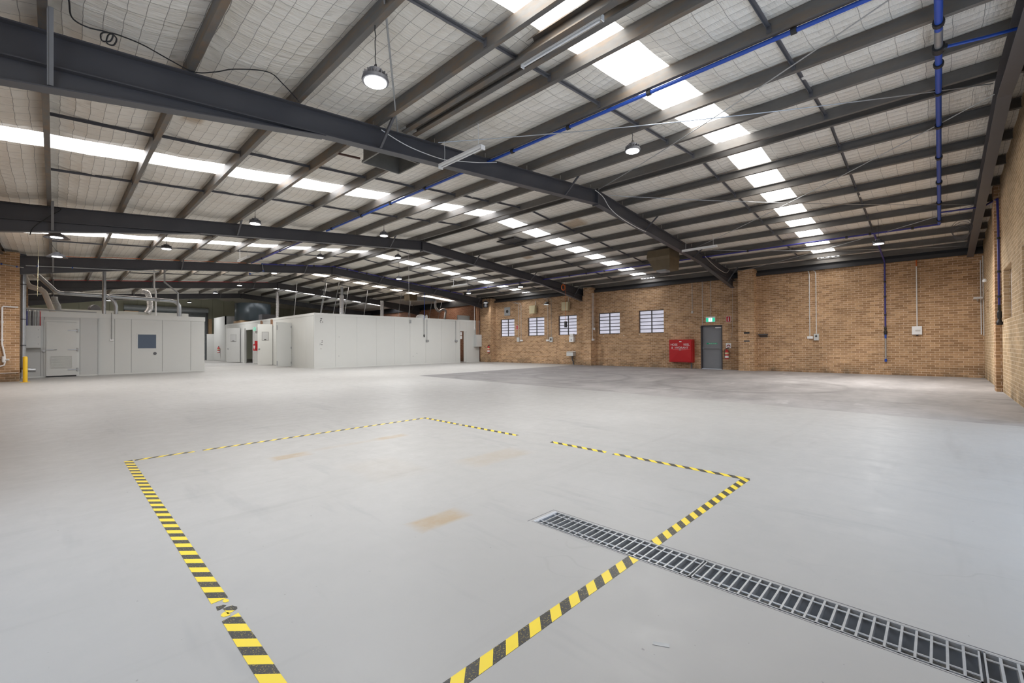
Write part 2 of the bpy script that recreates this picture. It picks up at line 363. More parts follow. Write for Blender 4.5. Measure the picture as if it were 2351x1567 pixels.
M['grate'] = plain('galvanised_grate', (.44, .445, .45), .4, .4, .22, 20)
def emit_mat(name, col, s):
    m, nt, b = newmat(name); b.inputs['Base Color'].default_value = (*col, 1); b.inputs['Emission Color'].default_value = (*col, 1)
    v, _ = coords(nt); f = ramp(nt, noise_(nt, v, 3, 2), [(.3, s*.96), (.7, s)]); nt.links.new(f, b.inputs['Emission Strength']); return m
M['led'] = emit_mat('led_lens', (1, 1, 1), 8.0)
M['glow_green'] = emit_mat('lit_green', (.02, .55, .32), .6)
M['glow_white'] = emit_mat('lit_white', (.9, .95, .95), .7)
def pane_mat():
    m, nt, b = newmat('frosted_pane'); g, pos, xyz = geo(nt)
    f = ramp(nt, noise_(nt, pos, 1.6, 3, .6), [(.3, .30), (.7, .42)])
    b.inputs['Base Color'].default_value = (.45, .45, .52, 1); b.inputs['Emission Color'].default_value = (.86, .86, 1.0, 1); nt.links.new(f, b.inputs['Emission Strength']); b.inputs['Roughness'].default_value = .3
    return m
M['pane'] = pane_mat()
for k_ in ('led', 'pane', 'glow_green', 'glow_white'): M[k_].cycles.emission_sampling = 'NONE'
def dark_glass():
    m, nt, b = newmat('dark_window_glass'); b.inputs['Base Color'].default_value = (.03, .035, .05, 1); b.inputs['Roughness'].default_value = .06; return m
M['glass_dark'] = dark_glass()
M['glass_grey'] = plain('milky_glass', (.50, .505, .50), .15, 0, .05, 2)
def tape_mat(sgn):
    m, nt, b = newmat('hazard_tape_stripes'); g, pos, xyz = geo(nt)
    q = math_(nt, 'DIVIDE', math_(nt, 'ADD', xyz[0], math_(nt, 'MULTIPLY', xyz[1], sgn)), .147)
    st = math_(nt, 'GREATER_THAN', math_(nt, 'FRACT', q), .5)
    sp = ramp(nt, noise_(nt, pos, 170, 2, .5), [(.60, 0.0), (.66, .6)])
    blk = mix(nt, sp, (.022, .022, .022), (.55, .42, .05))
    wr = ramp(nt, noise_(nt, pos, 11, 5, .7), [(.66, 0.0), (.74, .7)])
    c = mix(nt, st, (.88, .66, .03), blk); c = mix(nt, wr, c, (.60, .55, .40))
    nt.links.new(c, b.inputs['Base Color']); b.inputs['Roughness'].default_value = .45
    return m
M['tape_a'] = tape_mat(1.0); M['tape_b'] = tape_mat(-1.0)

# ---------------------------------------------------------------- floor
fl = MB()
def fp(mb, pts): mb.face([(x, y, 0) for x, y in pts])
TX0, TX1, TY1 = 2.372, 2.622, 2.085
fl.cur = 0
fp(fl, [(XL, YG), (TX0, YG), (TX0, YE), (XL, YE)])
fp(fl, [(TX0, TY1), (TX1, TY1), (TX1, YE), (TX0, YE)])
fp(fl, [(TX1, YG), (10.02, YG), (10.30, 7.2), (10.56, 15.65), (16, 16.05), (XW, 16.3), (XW, YE), (TX1, YE)])
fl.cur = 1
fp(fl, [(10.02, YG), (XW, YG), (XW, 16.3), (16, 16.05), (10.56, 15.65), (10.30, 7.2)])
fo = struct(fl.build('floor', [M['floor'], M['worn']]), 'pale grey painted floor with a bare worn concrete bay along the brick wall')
tr = MB(); t0, t1, tz = TX0, TX1, -.11
tr.box(t0-.06, t0, YG, TY1, tz, -.0005).box(t1, t1+.06, YG, TY1, tz, -.0005).box(t0-.06, t1+.06, TY1, TY1+.06, tz, -.0005); tr.cur = 1; tr.box(t0, t1, YG, TY1, tz-.05, tz)
struct(MB().box(TX1+.012, TX1+.017, YG, TY1+.03, -.004, .0006).box(TX0-.030, TX1+.017, TY1+.03, TY1+.035, -.004, .0006).box(TX0-.012, TX0-.009, YG, TY1+.01, -.004, .0006).build('trim_11', M['dark_steel']), 'dark sealant joint around the floor drain')
struct(tr.build('trim_1', [M['trench'], M['rubble']]), 'drain channel sunk in the floor')

# ---------------------------------------------------------------- walls
def wall_x(name, mat, x0, x1, ya, yb, za, zt, holes, label):      # slab between x0..x1, holes = (y0,y1,z0,z1)
    ys = sorted({ya, yb, *[h[0] for h in holes], *[h[1] for h in holes]}); zs = sorted({za, zt, *[h[2] for h in holes], *[h[3] for h in holes]})
    mb = MB()
    for i in range(len(ys)-1):
        for k in range(len(zs)-1):
            yc, zc = (ys[i]+ys[i+1])/2, (zs[k]+zs[k+1])/2
            if any(h[0] < yc < h[1] and h[2] < zc < h[3] for h in holes): continue
            mb.box(x0, x1, ys[i], ys[i+1], zs[k], zs[k+1])
    return struct(mb.build(name, mat), label)
WIN = [(23.44, 22.0), (20.72, 19.21), (18.01, 16.54), (14.93, 13.46), (12.26, 10.77)]
holes = [(b, a, 1.89, 3.17) for a, b in WIN] + [(7.74, 8.80, 0.0, 2.21)]
wall_x('wall_right', M['brick'], XW, XW+.27, YG-.25, 25.3, 0, 4.45, holes, 'long brown brick wall with steel windows and a grey door')
wall_x('wall_rear', M['brick_red'], XW, XW+.27, 25.3, YE, 0, 4.45, [], 'red brick wall behind the white panel room')
# gable wall with raked top, bricked-up window niches and an out-of-shot doorway widened to daylight the right bay
NICHE = [(14.6, 16.26, 1.82, 3.04), (11.2, 12.86, 1.82, 3.10), (20.85, 21.75, 1.82, 2.98)]
gh = NICHE + [(2.6, 10.2, 0.0, 4.1)]
xs = sorted({XL, XW+.27, XR, 18, *[h[0] for h in gh], *[h[1] for h in gh]}); zs = sorted({0, 4.3, *[h[2] for h in gh], *[h[3] for h in gh]})
g = MB()
for i in range(len(xs)-1):
    for k in range(len(zs)-1):
        xc, zc = (xs[i]+xs[i+1])/2, (zs[k]+zs[k+1])/2
        if any(h[0] < xc < h[1] and h[2] < zc < h[3] for h in gh): continue
        g.box(xs[i], xs[i+1], YG-.25, YG, zs[k], zs[k+1])
    a, b2 = xs[i], xs[i+1]
    g.prism([(a, YG, 4.3), (b2, YG, 4.3), (b2, YG, ZB(b2)+.22), (a, YG, ZB(a)+.22)], (0, -.25, 0))
struct(g.build('wall_gable', M['brick_lit']), 'brick gable wall at the right edge, coloured paler as strongly lit')
nb = MB()
for h in NICHE: nb.box(h[0], h[1], YG-.25, YG-.12, h[2], h[3])
struct(nb.build('trim_2', M['brick_white']), 'whitewashed brick infill of the old gable windows')
pg = MB().box(16.75, 17.25, YG, YG+.115, 0, ZB(17)+.1)
struct(pg.build('trim_3', M['brick']), 'shallow brick pier on the gable wall')
for i, (y0, y1) in enumerate(((6.16, 6.85), (15.13, 15.66), (23.95, 25.1))):
    struct(MB().box(XW-.52, XW, y0, y1, 0, 4.735).build('trim_%d' % (4+i), M['brick']), 'brown brick pier under the end of the %s rafter' % ORD[i])
wall_x('wall_left', M['brick'], XL-.25, XL, YG-.25, YE, 0, 4.85, [(0.3, 5.2, 0, 4.1)], 'brick wall on the left side with an open roller doorway')
struct(MB().box(XL, -.905, 24.6, 25.25, 0, 4.78).build('trim_7', M['brick']), 'brown brick pier at the left edge')
struct(MB().box(XL, -.95, 33.4, 34.0, 0, 4.78).build('trim_8', M['brick']), 'brown brick pier behind the left cool room')
e = MB()
for i in range(26):
    a = XL + i*.94; b2 = min(a+.94, XW)
    if a < XW: e.prism([(a+.006, YE, 0), (b2-.006, YE, 0), (b2-.006, YE, ZB(b2)+.2), (a+.006, YE, ZB(a)+.2)], (0, .12, 0))
struct(e.build('wall_end', M['green_wall']), 'pale green panel wall at the far end')
struct(MB().box(XL, XW, YE+.1, YE+.2, 0, 6.2).build('wall_end_backing', M['green_wall']))
rd = sthing('door_2', 'grey corrugated roller door in the far end wall', (7.4, YE, 0))
ro = MB(); n = 60; x0, x1 = 4.3, 10.3
ro.tube([(x0-.1, YE-.25, 4.75), (x1+.1, YE-.25, 4.75)], .23, 14)
for k in range(n):
    z0 = k*4.62/n; z1 = (k+1)*4.62/n; zm = (z0+z1)/2
    ro.prism([(x0, YE-.04, z0), (x0, YE-.10, zm-.012), (x0, YE-.10, zm+.012), (x0, YE-.04, z1)], (x1-x0, 0, 0))
ro.build('curtain', M['roller'], rd)
MB().box(x1, x1+.09, YE-.16, YE-.0, 0, 4.7).build('guide', M['dark_steel'], rd)
MB().box(x0-.09, x0, YE-.16, YE-.0, 0, 4.7).build('guide', M['dark_steel'], rd)

# windows in the long wall
wn = ['farthest', 'second farthest', 'third', 'fourth', 'nearest']
for i, (a, b2) in enumerate(WIN):
    s = sthing('window_%d' % (i+1), 'steel window with frosted panes, %s of the five in the brick wall' % wn[i], (XW+.12, (a+b2)/2, 1.89))
    f = MB(); X = XW+.10
    f.box(X, X+.05, b2, b2+.035, 1.93, 3.125).box(X, X+.05, a-.035, a, 1.93, 3.125).box(X, X+.05, b2, a, 3.125, 3.17).box(X, X+.05, b2, a, 1.89, 1.93)
    ym = (a+b2)/2; f.box(X-.012, X+.03, ym-.026, ym+.026, 1.93, 3.125)
    for k in range(1, 6):
        z = 1.93 + k*1.195/6; f.box(X-.006, X+.03, b2+.03, a-.03, z-.019, z+.019)
    f.build('window_frame', M['frame_dark'], s)
    MB().box(X+.032, X+.04, b2+.02, a-.02, 1.91, 3.15).build('glass', M['pane'], s)

# exit door
d1 = sthing('door_1', 'grey steel fire door with a push bar in the brick wall', (XW, 8.27, 0))
f = MB(); f.box(XW-.005, XW+.2, 7.74, 7.79, 0, 2.16).box(XW-.005, XW+.2, 8.75, 8.80, 0, 2.16).box(XW-.005, XW+.2, 7.74, 8.80, 2.16, 2.21)
f.build('door_frame', M['frame_dark'], d1)
MB().box(XW+.12, XW+.165, 7.79, 8.75, .03, 2.16).build('door_leaf', M['door_grey'], d1)
MB().box(XW+.02, XW+.18, 7.79, 8.75, 0, .03).build('threshold', M['gal'], d1)
pb = MB().box(XW+.055, XW+.10, 7.80, 8.74, 1.03, 1.10).box(XW+.06, XW+.12, 7.80, 7.88, 1.0, 1.13).box(XW+.06, XW+.12, 8.66, 8.74, 1.0, 1.13)
pb.build('push_bar', M['door_grey'], d1)
MB().box(XW+.06, XW+.12, 7.80, 8.10, 2.055, 2.115).build('door_closer', M['sign_white'], d1)
st = MB().box(XW+.116, XW+.12, 8.03, 8.54, 1.255, 1.315).build('sticker', M['green'], d1)
text('lettering', 'Push bar to open', .055, (XW+.1145, 8.25, 1.285), M['sign_white'], d1)

# ---------------------------------------------------------------- roof: lining, translucent sheets
purl_all = sorted(PL + PRT)
def ceil_z(x, y):
    z = ZB(x) + .236
    dq = min(min(abs(y-a), abs(y-b2)) for a, b2 in STRIP); dq = min(1, dq/.5); sm = dq*dq*(3-2*dq)   # lining pulled tight beside the strips
    for i in range(len(purl_all)-1):
        a, b2 = purl_all[i], purl_all[i+1]
        if a <= x <= b2:
            t = (x-a)/(b2-a); z -= .10*(.12+.88*sm)*4*t*(1-t)*(1 if b2-a > .6 else .2)
    z += .014*noise.noise((x*1.1, y*.7, 0)) + .009*noise.noise((x*3.1, y*1.9, 4))
    return z
ce = MB()
yb = [YG]
for a, b2 in STRIP: yb += [a, b2]
yb += [YE]
for s in range(0, len(yb), 2):
    y0, y1 = yb[s], yb[s+1]; ny = max(2, int((y1-y0)/.32))
    cols = sorted({XL, XR, XW+.25, *[round(XL + i*.1525, 4) for i in range(162) if abs(XL + i*.1525-XR) > .06 and XL+i*.1525 < XW+.2]})
    for ye in (y0, y1):                                            # folded edge of the lining beside a translucent strip
        if ye in (YG, YE): continue
        b0 = len(ce.v)
        for x in cols: ce.v += [(x, ye, ceil_z(x, ye)), (x, ye, ZB(x)+.29)]
        for i in range(len(cols)-1): ce.f.append((b0+2*i, b0+2*i+2, b0+2*i+3, b0+2*i+1)); ce.mi.append(0)
    base = len(ce.v)
    for x in cols:
        for j in range(ny+1):
            y = y0 + (y1-y0)*j/ny; ce.v.append((x, y, ceil_z(x, y)))
    for i in range(len(cols)-1):
        for j in range(ny):
            p = base + i*(ny+1) + j; ce.f.append((p, p+1, p+ny+2, p+ny+1)); ce.mi.append(0)
struct(ce.build('ceiling', M['ceiling'], smooth=True), 'silver foil roof insulation held up by wire mesh')
struct(MB().prism([(XL-.3, YG-.3, ZB(XL)+.36), (XR, YG-.3, ZR+.36), (XW+.4, YG-.3, ZB(XW)+.36), (XW+.4, YG-.3, ZB(XW)+.40), (XR, YG-.3, ZR+.40), (XL-.3, YG-.3, ZB(XL)+.40)], (0, YE-YG+.6, 0)).build('ceiling_roof_sheeting', M['gal_grey']))
bayn = ['nearest', 'second', 'third', 'fourth', 'fifth']
wi = 6
for k, (a, b2) in enumerate(STRIP):
    for side in (0, 1):
        xa, xb = (XL, XR-.1) if side == 0 else (XR+.1, XW)
        mb = MB(); prof = []
        nrib = 4; p = (b2-a)/nrib
        for r in range(nrib):
            y = a + r*p; prof += [(y, .0), (y+p*.35, .0), (y+p*.5, .025), (y+p*.85, .025)]
        prof.append((b2, 0))
        for q in range(len(prof)-1):
            (y0, h0), (y1, h1) = prof[q], prof[q+1]
            mb.face([(xa, y0, ZB(xa)+.25+h0), (xb, y0, ZB(xb)+.25+h0), (xb, y1, ZB(xb)+.25+h1), (xa, y1, ZB(xa)+.25+h1)])
        mt = M['sky_warm'] if k == 0 else M['sky_peach'] if k == 3 else M['sky_cool']
        struct(mb.build('window_%d' % wi, mt), 'translucent roof sheet strip on the %s slope of the %s bay' % ('left' if side == 0 else 'right', bayn[k])); wi += 1
struct(MB().box(XW+.02, XW+.29, YG-.25, YE, 4.45, 5.1).build('trim_10', M['shaded_steel']), 'shade-coloured closing plate above the brick wall')
struct(MB().box(22.90, XW+.02, YG, YE, 4.44, 4.58).build('trim_9', M['shaded_steel']), 'shade-coloured steel eaves beam along the top of the brick wall')

# ---------------------------------------------------------------- rafters
def arm(x0, x1, y, sgn):                                          # welded I section following the slope
    mb = MB()
    for (za, zb2, hw) in ((-.016, 0, .09), (-.39, -.374, .09), (-.374, -.016, .006)):
        mb.prism([(x0, y-hw, ZB(x0)+za), (x1, y-hw, ZB(x1)+za), (x1, y-hw, ZB(x1)+zb2), (x0, y-hw, ZB(x0)+zb2)], (0, 2*hw, 0))
    return mb
def haunch(xe, xi, y):                                            # deepening towards the wall
    mb = MB(); zi, ze = ZB(xi)-.39, ZB(xe)-.39
    mb.prism([(xi, y-.006, zi), (xe, y-.006, ze), (xe, y-.006, ze-.33)], (0, .012, 0))
    mb.prism([(xi, y-.09, zi), (xe, y-.09, ze-.33), (xe, y-.09, ze-.346), (xi, y-.09, zi-.014)], (0, .18, 0))
    return mb
rn = ['nearest', 'second', 'third', 'fourth', 'fifth']
for k, y in enumerate(FR):
    t = thing('rafter', 'charcoal steel rafter spanning the hall, %s' % ['nearest, across the top of the photo', 'second from the camera', 'third, carrying the blue pipe on top', 'fourth, with a red cable along its top', 'fifth and farthest'][k], 'rafter', (XR, y, ZR-.39), 'portal frame rafters')
    arm(XL, XR, y, 1).build('rafter_arm', M['rafter'], t); arm(XR, XW, y, -1).build('rafter_arm', M['rafter'], t)
    haunch(XL, 3.05, y).build('haunch', M['rafter'], t); haunch(22.9, 18.9, y).build('haunch', M['rafter'], t)
    MB().box(XR-.018, XR+.018, y-.1, y+.1, ZR-.43, ZR+.0).build('ridge_plate', M['rafter'], t)
    for x in (-.06, 4.0, 9.41, 13.89, 17.97, 21.92):
        zl = ZB(x)-.39 - (max(0, (3.05-x)/4.45*.33) if x < 3 else max(0, (x-18.9)/4*.33))
        MB().bar((x, y-.55, ZB(x)+.03), (x, y-.085, zl+.02), .05, .008, (1, 0, 0)).bar((x+.022, y-.55, ZB(x)+.03), (x+.022, y-.085, zl+.02), .008, .05, (1, 0, 0)).build('fly_brace', M['dark_steel'] if x > 0 else M['steel_mid'], t)
y = -.82
t = thing('rafter', 'dark steel end rafter running along the top of the gable wall', 'rafter', (XR, y, ZR-.39), 'portal frame rafters')
arm(XL, XR, y, 1).build('rafter_arm', M['rafter'], t); arm(XR, 22.8, y, -1).build('rafter_arm', M['rafter'], t)

# ---------------------------------------------------------------- purlins
def cee(x, y0, y1, open_left, s=1.0, ins=0.0):                    # C section seen from the end
    zb = ZB(x) + ins; h = .2 - 2*ins; fl_ = .075*s; lip = .02; t_ = .004
    sg = -1 if open_left else 1
    xw = x if open_left else x-.075
    pts = [(0, 0), (fl_, 0), (fl_, lip), (fl_-t_, lip), (fl_-t_, t_), (t_, t_), (t_, h-t_), (fl_-t_, h-t_), (fl_-t_, h-lip), (fl_, h-lip), (fl_, h), (0, h)]
    return MB().prism([(xw+sg*a, y0, zb+b2) for a, b2 in pts], (0, y1-y0, 0))
edges = [YG] + FR + [YE]
for k in range(5):
    y0, y1 = edges[k], edges[k+1]; lap = 0
    ya, yb2 = (y0+.01 if k == 0 else y0+.006), y1-.006
    for side, lst in (('left', PL), ('right', PRT)):
        for i, x in enumerate(lst):
            if k >= 3 and side == 'right' and i > 6: continue
            mb = cee(x, ya, yb2, side == 'right', 1.0, 0.0)
            o = mb.build('purlin', M['purlin'], None, (x, ya, ZB(x)))
            pos_ = 'ridge purlin' if i == 0 else '%s purlin down from the ridge' % ORD[i]
            tag(o, 'galvanised steel %s on the %s slope, in the %s bay' % (pos_, side, bayn[k]), 'purlin', 'roof purlins of the %s bay' % bayn[k])
for i, x in enumerate((4.53, 4.76)):
    o = cee(x, .8, FR[0]-.12, True, 1.3).build('purlin', M['purlin'], None, (x, .8, ZB(x)))
    tag(o, 'extra steel beam beside the white batten in the nearest bay, %s of a close pair' % ('upper' if i == 0 else 'lower'), 'beam', 'paired beams in the nearest bay')
# bridging bars between purlins
ROWS = [(1.6, 4.25), (10.0, 13.1), (18.7, 21.9), (27.3, 30.6)]
for k, rows in enumerate(ROWS):
    for r, y in enumerate(rows):
        for side, lst in (('left', PL[:9]), ('right', PRT[:-1])):
            for i in range(len(lst)-1):
                if k == 3 and i > 5: continue
                a, b2 = lst[i], lst[i+1]; lo, hi = (b2, a-.075) if side == 'left' else (a, b2-.075)
                up_ = .15; mb = MB()
                mb.bar((lo+.002, y, ZB(lo)+up_), (hi-.002, y, ZB(hi)+up_-.03), .045, .006).bar((lo+.002, y+.02, ZB(lo)+up_-.02), (hi-.002, y+.02, ZB(hi)+up_-.05), .005, .04)
                mb.box(hi-.012, hi-.004, y-.03, y+.03, ZB(hi)+.03, ZB(hi)+up_)
                o = mb.build('bridging_bar', M['dark_steel'], None, (lo, y, ZB(lo)+.1))
                tag(o, '%s bridging bar between purlins %s and %s from the ridge, %s slope, %s bay' % ('thin' if r else 'angle', ORD[i], ORD[i+1], side, bayn[k]), 'bridging bar', 'bridging bars between the purlins')
# crossed tension rods under the nearest bay
RODS = [((6.2, -.7), (10.85, 7.0), 'from the nearest rafter at the ridge up past the blue pipe'), ((5.2, 7.0), (11.2, -.7), 'behind the near hanging batten'),
        ((11.4, 7.05), (17.9, -.75), 'from the ridge plate across to the gable pier'), ((17.9, 7.05), (11.6, -.75), 'climbing to the top right corner'),
        ((18.2, 7.0), (22.6, -.7), 'low over the brick wall'), ((22.6, 6.9), (17.9, -.75), 'from the pier past the far right lamp')]
for (a, b2, lab) in RODS:
    p = Vector((a[0], a[1], ZB(a[0])-.03)); q = Vector((b2[0], b2[1], ZB(b2[0])-.03)); pts = []
    for s in range(13):
        u = s/12; c = p.lerp(q, u); c.z = min(c.z, ZB(c.x)-.02) - .09*4*u*(1-u); pts.append(c)
    tag(MB().tube(pts, .009, 6).build('bracing_rod', M['gal'], None, p), 'thin steel bracing rod %s' % lab, 'rod', 'crossed bracing rods in the nearest bay')

# ---------------------------------------------------------------- high bay lamps
def lamp(x, y, z, lab, wide=False, on=True, cord_top=None, power=1.0):
    px_ = [q-.037 for q in PL+PRT[:-1]]; xc = min(px_, key=lambda q: abs(q-x))      # hang from the nearest purlin
    if x > 1: k = xc/x; y *= k; z = 1.25+(z-1.25)*k; x = xc
    t = thing('high_bay_lamp', lab, 'lamp', (x, y, z), 'high bay lamps')
    zt = cord_top if cord_top else ZB(x)
    h = MB().lathe((x, y, z), [(.150, .0), (.155, .02), (.145, .05), (.10, .075), (.085, .08), (.085, .14), (.03, .16)], 24)
    for k in range(16):
        a = 2*math.pi*k/16; h.bar((x+.09*math.cos(a), y+.09*math.sin(a), z+.075), (x+.14*math.cos(a), y+.14*math.sin(a), z+.075), .008, .05)
    h.build('housing', M['dark_steel'], t, smooth=True)
    MB().lathe((x, y, z), [(.125, -.012), (.128, .0), (.128, .004)], 24).build('led_lens', M['led'], t)
    if wide:
        MB().lathe((x, y, z+.02), [(.27, -.045), (.275, -.04), (.15, .06), (.145, .055), (.27, -.045)], 28, caps=False).build('reflector', M['dark_steel'], t, smooth=True)
    cz = [(x+(xc-x)*q/8+.006*math.sin(q*2.3), y+.006*math.cos(q*1.7), z+.16+(zt-z-.16)*q/8) for q in range(9)]
    MB().tube(cz, .006, 6).tube(arc((x, y, z+.185), .028, 0, 2*math.pi, 10, (0, 1, 0), (0, 0, 1)), .005, 6, False).build('cord', M['black'], t)
    if on:
        ld = bpy.data.lights.new('lamp_light', 'AREA'); ld.shape = 'DISK'; ld.size = .24; ld.energy = LAMP_W*power; ld.color = (1, .995, .985); ld.spread = math.radians(165)
        lo = bpy.data.objects.new('lamp_light', ld); COL.objects.link(lo); lo.parent = t; lo.location = (0, 0, -.02)
    return t
lamp(2.66, 4.82, 4.40, 'large glowing high bay lamp nearest the camera, hanging above the nearest rafter')
lamp(7.72, 4.21, 4.97, 'glowing high bay lamp beside the crossing rods in the nearest bay', power=1.5)
lamp(18.41, 1.38, 4.45, 'small lamp on a long pale cord in front of the far right brick wall', power=2.2)
lamp(3.78, 13.33, 4.58, 'lamp hanging just over the second rafter on the left slope', power=0.8)
lamp(8.05, 14.02, 5.12, 'starry lamp just over the second rafter left of its ridge')
lamp(.04, 17.9, 4.36, 'wide shaded lamp directly under the second rafter at the far left', True, power=0.45)
lamp(.06, 21.7, 4.36, 'wide shaded lamp in front of the third rafter at the far left', True, power=0.55)
lamp(2.68, 19.14, 4.63, 'lamp between the second and third rafters above the window of the left cool room', power=0.55)
lamp(8.09, 19.49, 5.13, 'lamp between the second and third rafters left of the ridge', power=0.8)
lamp(11.3, 18.4, 5.42, 'lamp touching a skylight strip just right of the second rafter ridge')
lamp(12.52, 20.3, 4.74, 'lamp in front of the third rafter over the white panel room')
lamp(8.08, 25.3, 5.12, 'lamp tucked right behind the third rafter', power=0.9)
lamp(8.08, 31.6, 5.09, 'lamp glowing against the fourth rafter')
lamp(8.08, 37.6, 5.12, 'far lamp just left of the shiny dark tank')
lamp(18.05, 21.2, 4.50, 'starry lamp over the right end of the white panel room')
lamp(18.2, 16.9, 4.52, 'lamp beside a skylight under the right end of the second rafter')
lamp(2.61, 41.0, 4.45, 'small far light low over the left cool room roof', power=1.6)
lamp(8.04, 46.2, 5.05, 'added farthest lamp lighting the end wall above the small far enclosure', power=1.6)  # added to brighten the far end wall, no lamp seen here
t = lamp(22.2, 24.15, 4.40, 'wide black lamp hanging beside copper pipes at the white room corner', True, True, None, .12)
MB().lathe((22.2, 24.15, 4.05), [(.16, 0), (.19, .05), (.19, .25), (.12, .32)], 16).build('ballast_housing', M['black'], t, smooth=True)

# ---------------------------------------------------------------- fluorescent battens
def batten(x, y0, y1, z, lab, hang=True, w_=.06):
    t = thing('batten_light', lab, 'light', (x, (y0+y1)/2, z), 'white fluorescent battens')
    h_ = .035
    MB().prism([(x-w_, y0, z+h_), (x+w_, y0, z+h_), (x+w_*.75, y0, z+h_*.1), (x+.02, y0, z-.01), (x-.02, y0, z-.01), (x-w_*.75, y0, z+h_*.1)], (0, y1-y0, 0)).build('body', M['white'], t)
    MB().tube([(x, y0+.03, z-.028), (x, y1-.03, z-.028)], .014, 10).build('tube', M['sign_white'], t)
    for e0 in (y0-.012, y1): MB().box(x-w_*.85, x+w_*.85, e0, e0+.012, z-.045, z+h_).build('end_cap', M['white'], t)
    if hang:
        for yy in (y0+.12, y1-.12):
            MB().tube([(x, yy, z+h_), (x+.01, yy, (z+ZB(x))/2), (x, yy, ZB(x))], .005, 6).build('hanger', M['white'], t)
batten(5.295, 5.82, 7.05, 4.78, 'white batten hanging in front of the nearest rafter near the blue pipe')
batten(16.61, 5.75, 7.0, 4.80, 'white batten hanging by the tan heater box on the right slope')
batten(5.295, 19.5, 20.8, 4.79, 'white batten hanging over the third rafter on the left')
batten(16.60, 19.6, 21.0, 4.81, 'white batten in front of the third rafter on the right slope')
batten(4.595, 2.9, 4.2, ZB(4.6)+.02, 'white batten fixed between the paired beams in the nearest bay', False, .04)

# ---------------------------------------------------------------- blue compressed air pipes
def pipe(name, lab, cat, pts, r, mat, n=10, group=None, clips=(), clipmat=None, clipr=1.5, cliplen=1.1):
    pts = [Vector(p) for p in pts]
    t = thing(name, lab, cat, pts[0], group)
    MB().tube(pts, r, n).build('pipe', mat, t, smooth=True)
    for c in clips:
        i = min(int(c), len(pts)-2); p = pts[i].lerp(pts[i+1], c-i); d = (pts[i+1]-pts[i]).normalized()
        MB().tube([p-d*r*cliplen, p+d*r*cliplen], r*clipr, 10).build('clip', clipmat or M['black'], t)
    return t
GB = 'blue compressed air pipes'
pipe('air_pipe', 'blue air pipe clipped under a purlin through the two nearest bays', 'pipe', [(6.70, YG+.05, ZB(6.7)-.04), (6.70, 7.0, ZB(6.7)-.04), (6.70, 15.6, ZB(6.7)-.04)], .03, M['blue'], 12, GB, (.3, .55, .75, .93, 1.1, 1.3, 1.5, 1.7, 1.95))
pipe('air_pipe', 'blue air pipe under a purlin between the second and third rafters', 'pipe', [(6.70, 16.3, ZB(6.7)-.04), (6.70, 24.2, ZB(6.7)-.04)], .03, M['blue_dark'], 12, GB, (.2, .5, .8))
t = pipe('air_pipe', 'blue air pipe hung crossways below the purlins at the upper right', 'pipe', [(6.75, -.03, ZB(6.75)-.1), (8.75, -.03, ZB(8.75)-.08), (11, -.03, ZR-.08), (15, -.03, ZB(15)-.08), (19.1, -.03, ZB(19.1)-.08)], .042, M['blue'], 14, GB, (.6, 1.3, 1.9, 2.3, 2.7, 3.1, 3.5, 3.9))
MB().tube([(8.15, -.03, ZB(8.15)-.085), (8.75, -.03, ZB(8.75)-.078)], .046, 14).build('bare_section', M['gal'], t, smooth=True)
MB().tube([(8.72, -.03, ZB(8.7)-.08), (8.9, -.03, ZB(8.9)-.08)], .07, 14).build('coupling', M['black'], t)
MB().tube([(6.6, -.03, ZB(6.7)-.1), (6.95, -.03, ZB(6.95)-.1)], .065, 14).build('end_cap', M['blue'], t)
pipe('air_pipe', 'thin blue branch pipe running to the gable wall at the top right', 'pipe', [(8.8, -.06, ZB(8.8)-.09), (8.95, -.5, ZB(8.95)-.09), (9.1, YG+.02, ZB(9.1)-.09)], .022, M['blue'], 12, GB, (.06,), M['black'], 2.2)
pipe('air_pipe', 'blue air pipe along a low purlin over the worn concrete floor', 'pipe', [(19.12, -.05, ZB(19.1)-.1), (19.12, 4.2, ZB(19.1)-.1), (19.12, 10.4, ZB(19.1)-.1), (19.12, 15.8, ZB(19.1)-.1), (19.12, 22.6, ZB(19.1)-.1)], .03, M['blue_dark'], 12, GB, (.15, .4, .55, 1.2, 1.5, 1.8, 2.3, 2.5, 2.7, 3.3, 3.7), None, 1.6)
t = pipe('air_pipe', 'blue drop pipe with black valve on the gable wall pier', 'pipe', [(17.9, -.05, ZB(17.9)-.1), (17.9, -.9, ZB(17.9)-.12), (16.6, YG+.06, ZB(17.9)-.25), (16.5, YG+.06, 4.3), (16.5, YG+.06, 2.2)], .024, M['blue_dark'], 12, GB, (3.2, 3.6, 3.9))
MB().lathe((16.5, YG+.06, 1.70), [(.055, 0), (.06, .06), (.03, .14), (.045, .2), (.045, .32), (.03, .36), (.03, .5)], 14).build('valve', M['black'], t)
t = pipe('air_pipe', 'blue drop pipe down the right brick wall to a regulator', 'pipe', [(19.12, 1.55, ZB(19.1)-.1), (20.5, 1.54, ZB(20.5)-.14), (22.9, 1.54, 4.5), (22.97, 1.54, 4.3), (22.97, 1.54, 1.9)], .028, M['blue_dark'], 12, GB, (3.25, 3.5, 3.8))
MB().lathe((22.97, 1.54, 1.60), [(.035, 0), (.055, .05), (.055, .12), (.03, .18), (.045, .24), (.03, .32)], 14).build('valve', M['black'], t)
MB().tube([(22.97, 1.54, 1.60), (22.97, 1.54, 1.45)], .034, 12).build('coupling', M['blue'], t)
MB().tube([(22.97, 1.54, 1.47), (22.97, 1.54, .62)], .028, 12).build('bare_section', M['gal'], t)
MB().tube([(22.97, 1.54, .64), (22.97, 1.54, .52)], .04, 12).build('end_cap', M['blue'], t)
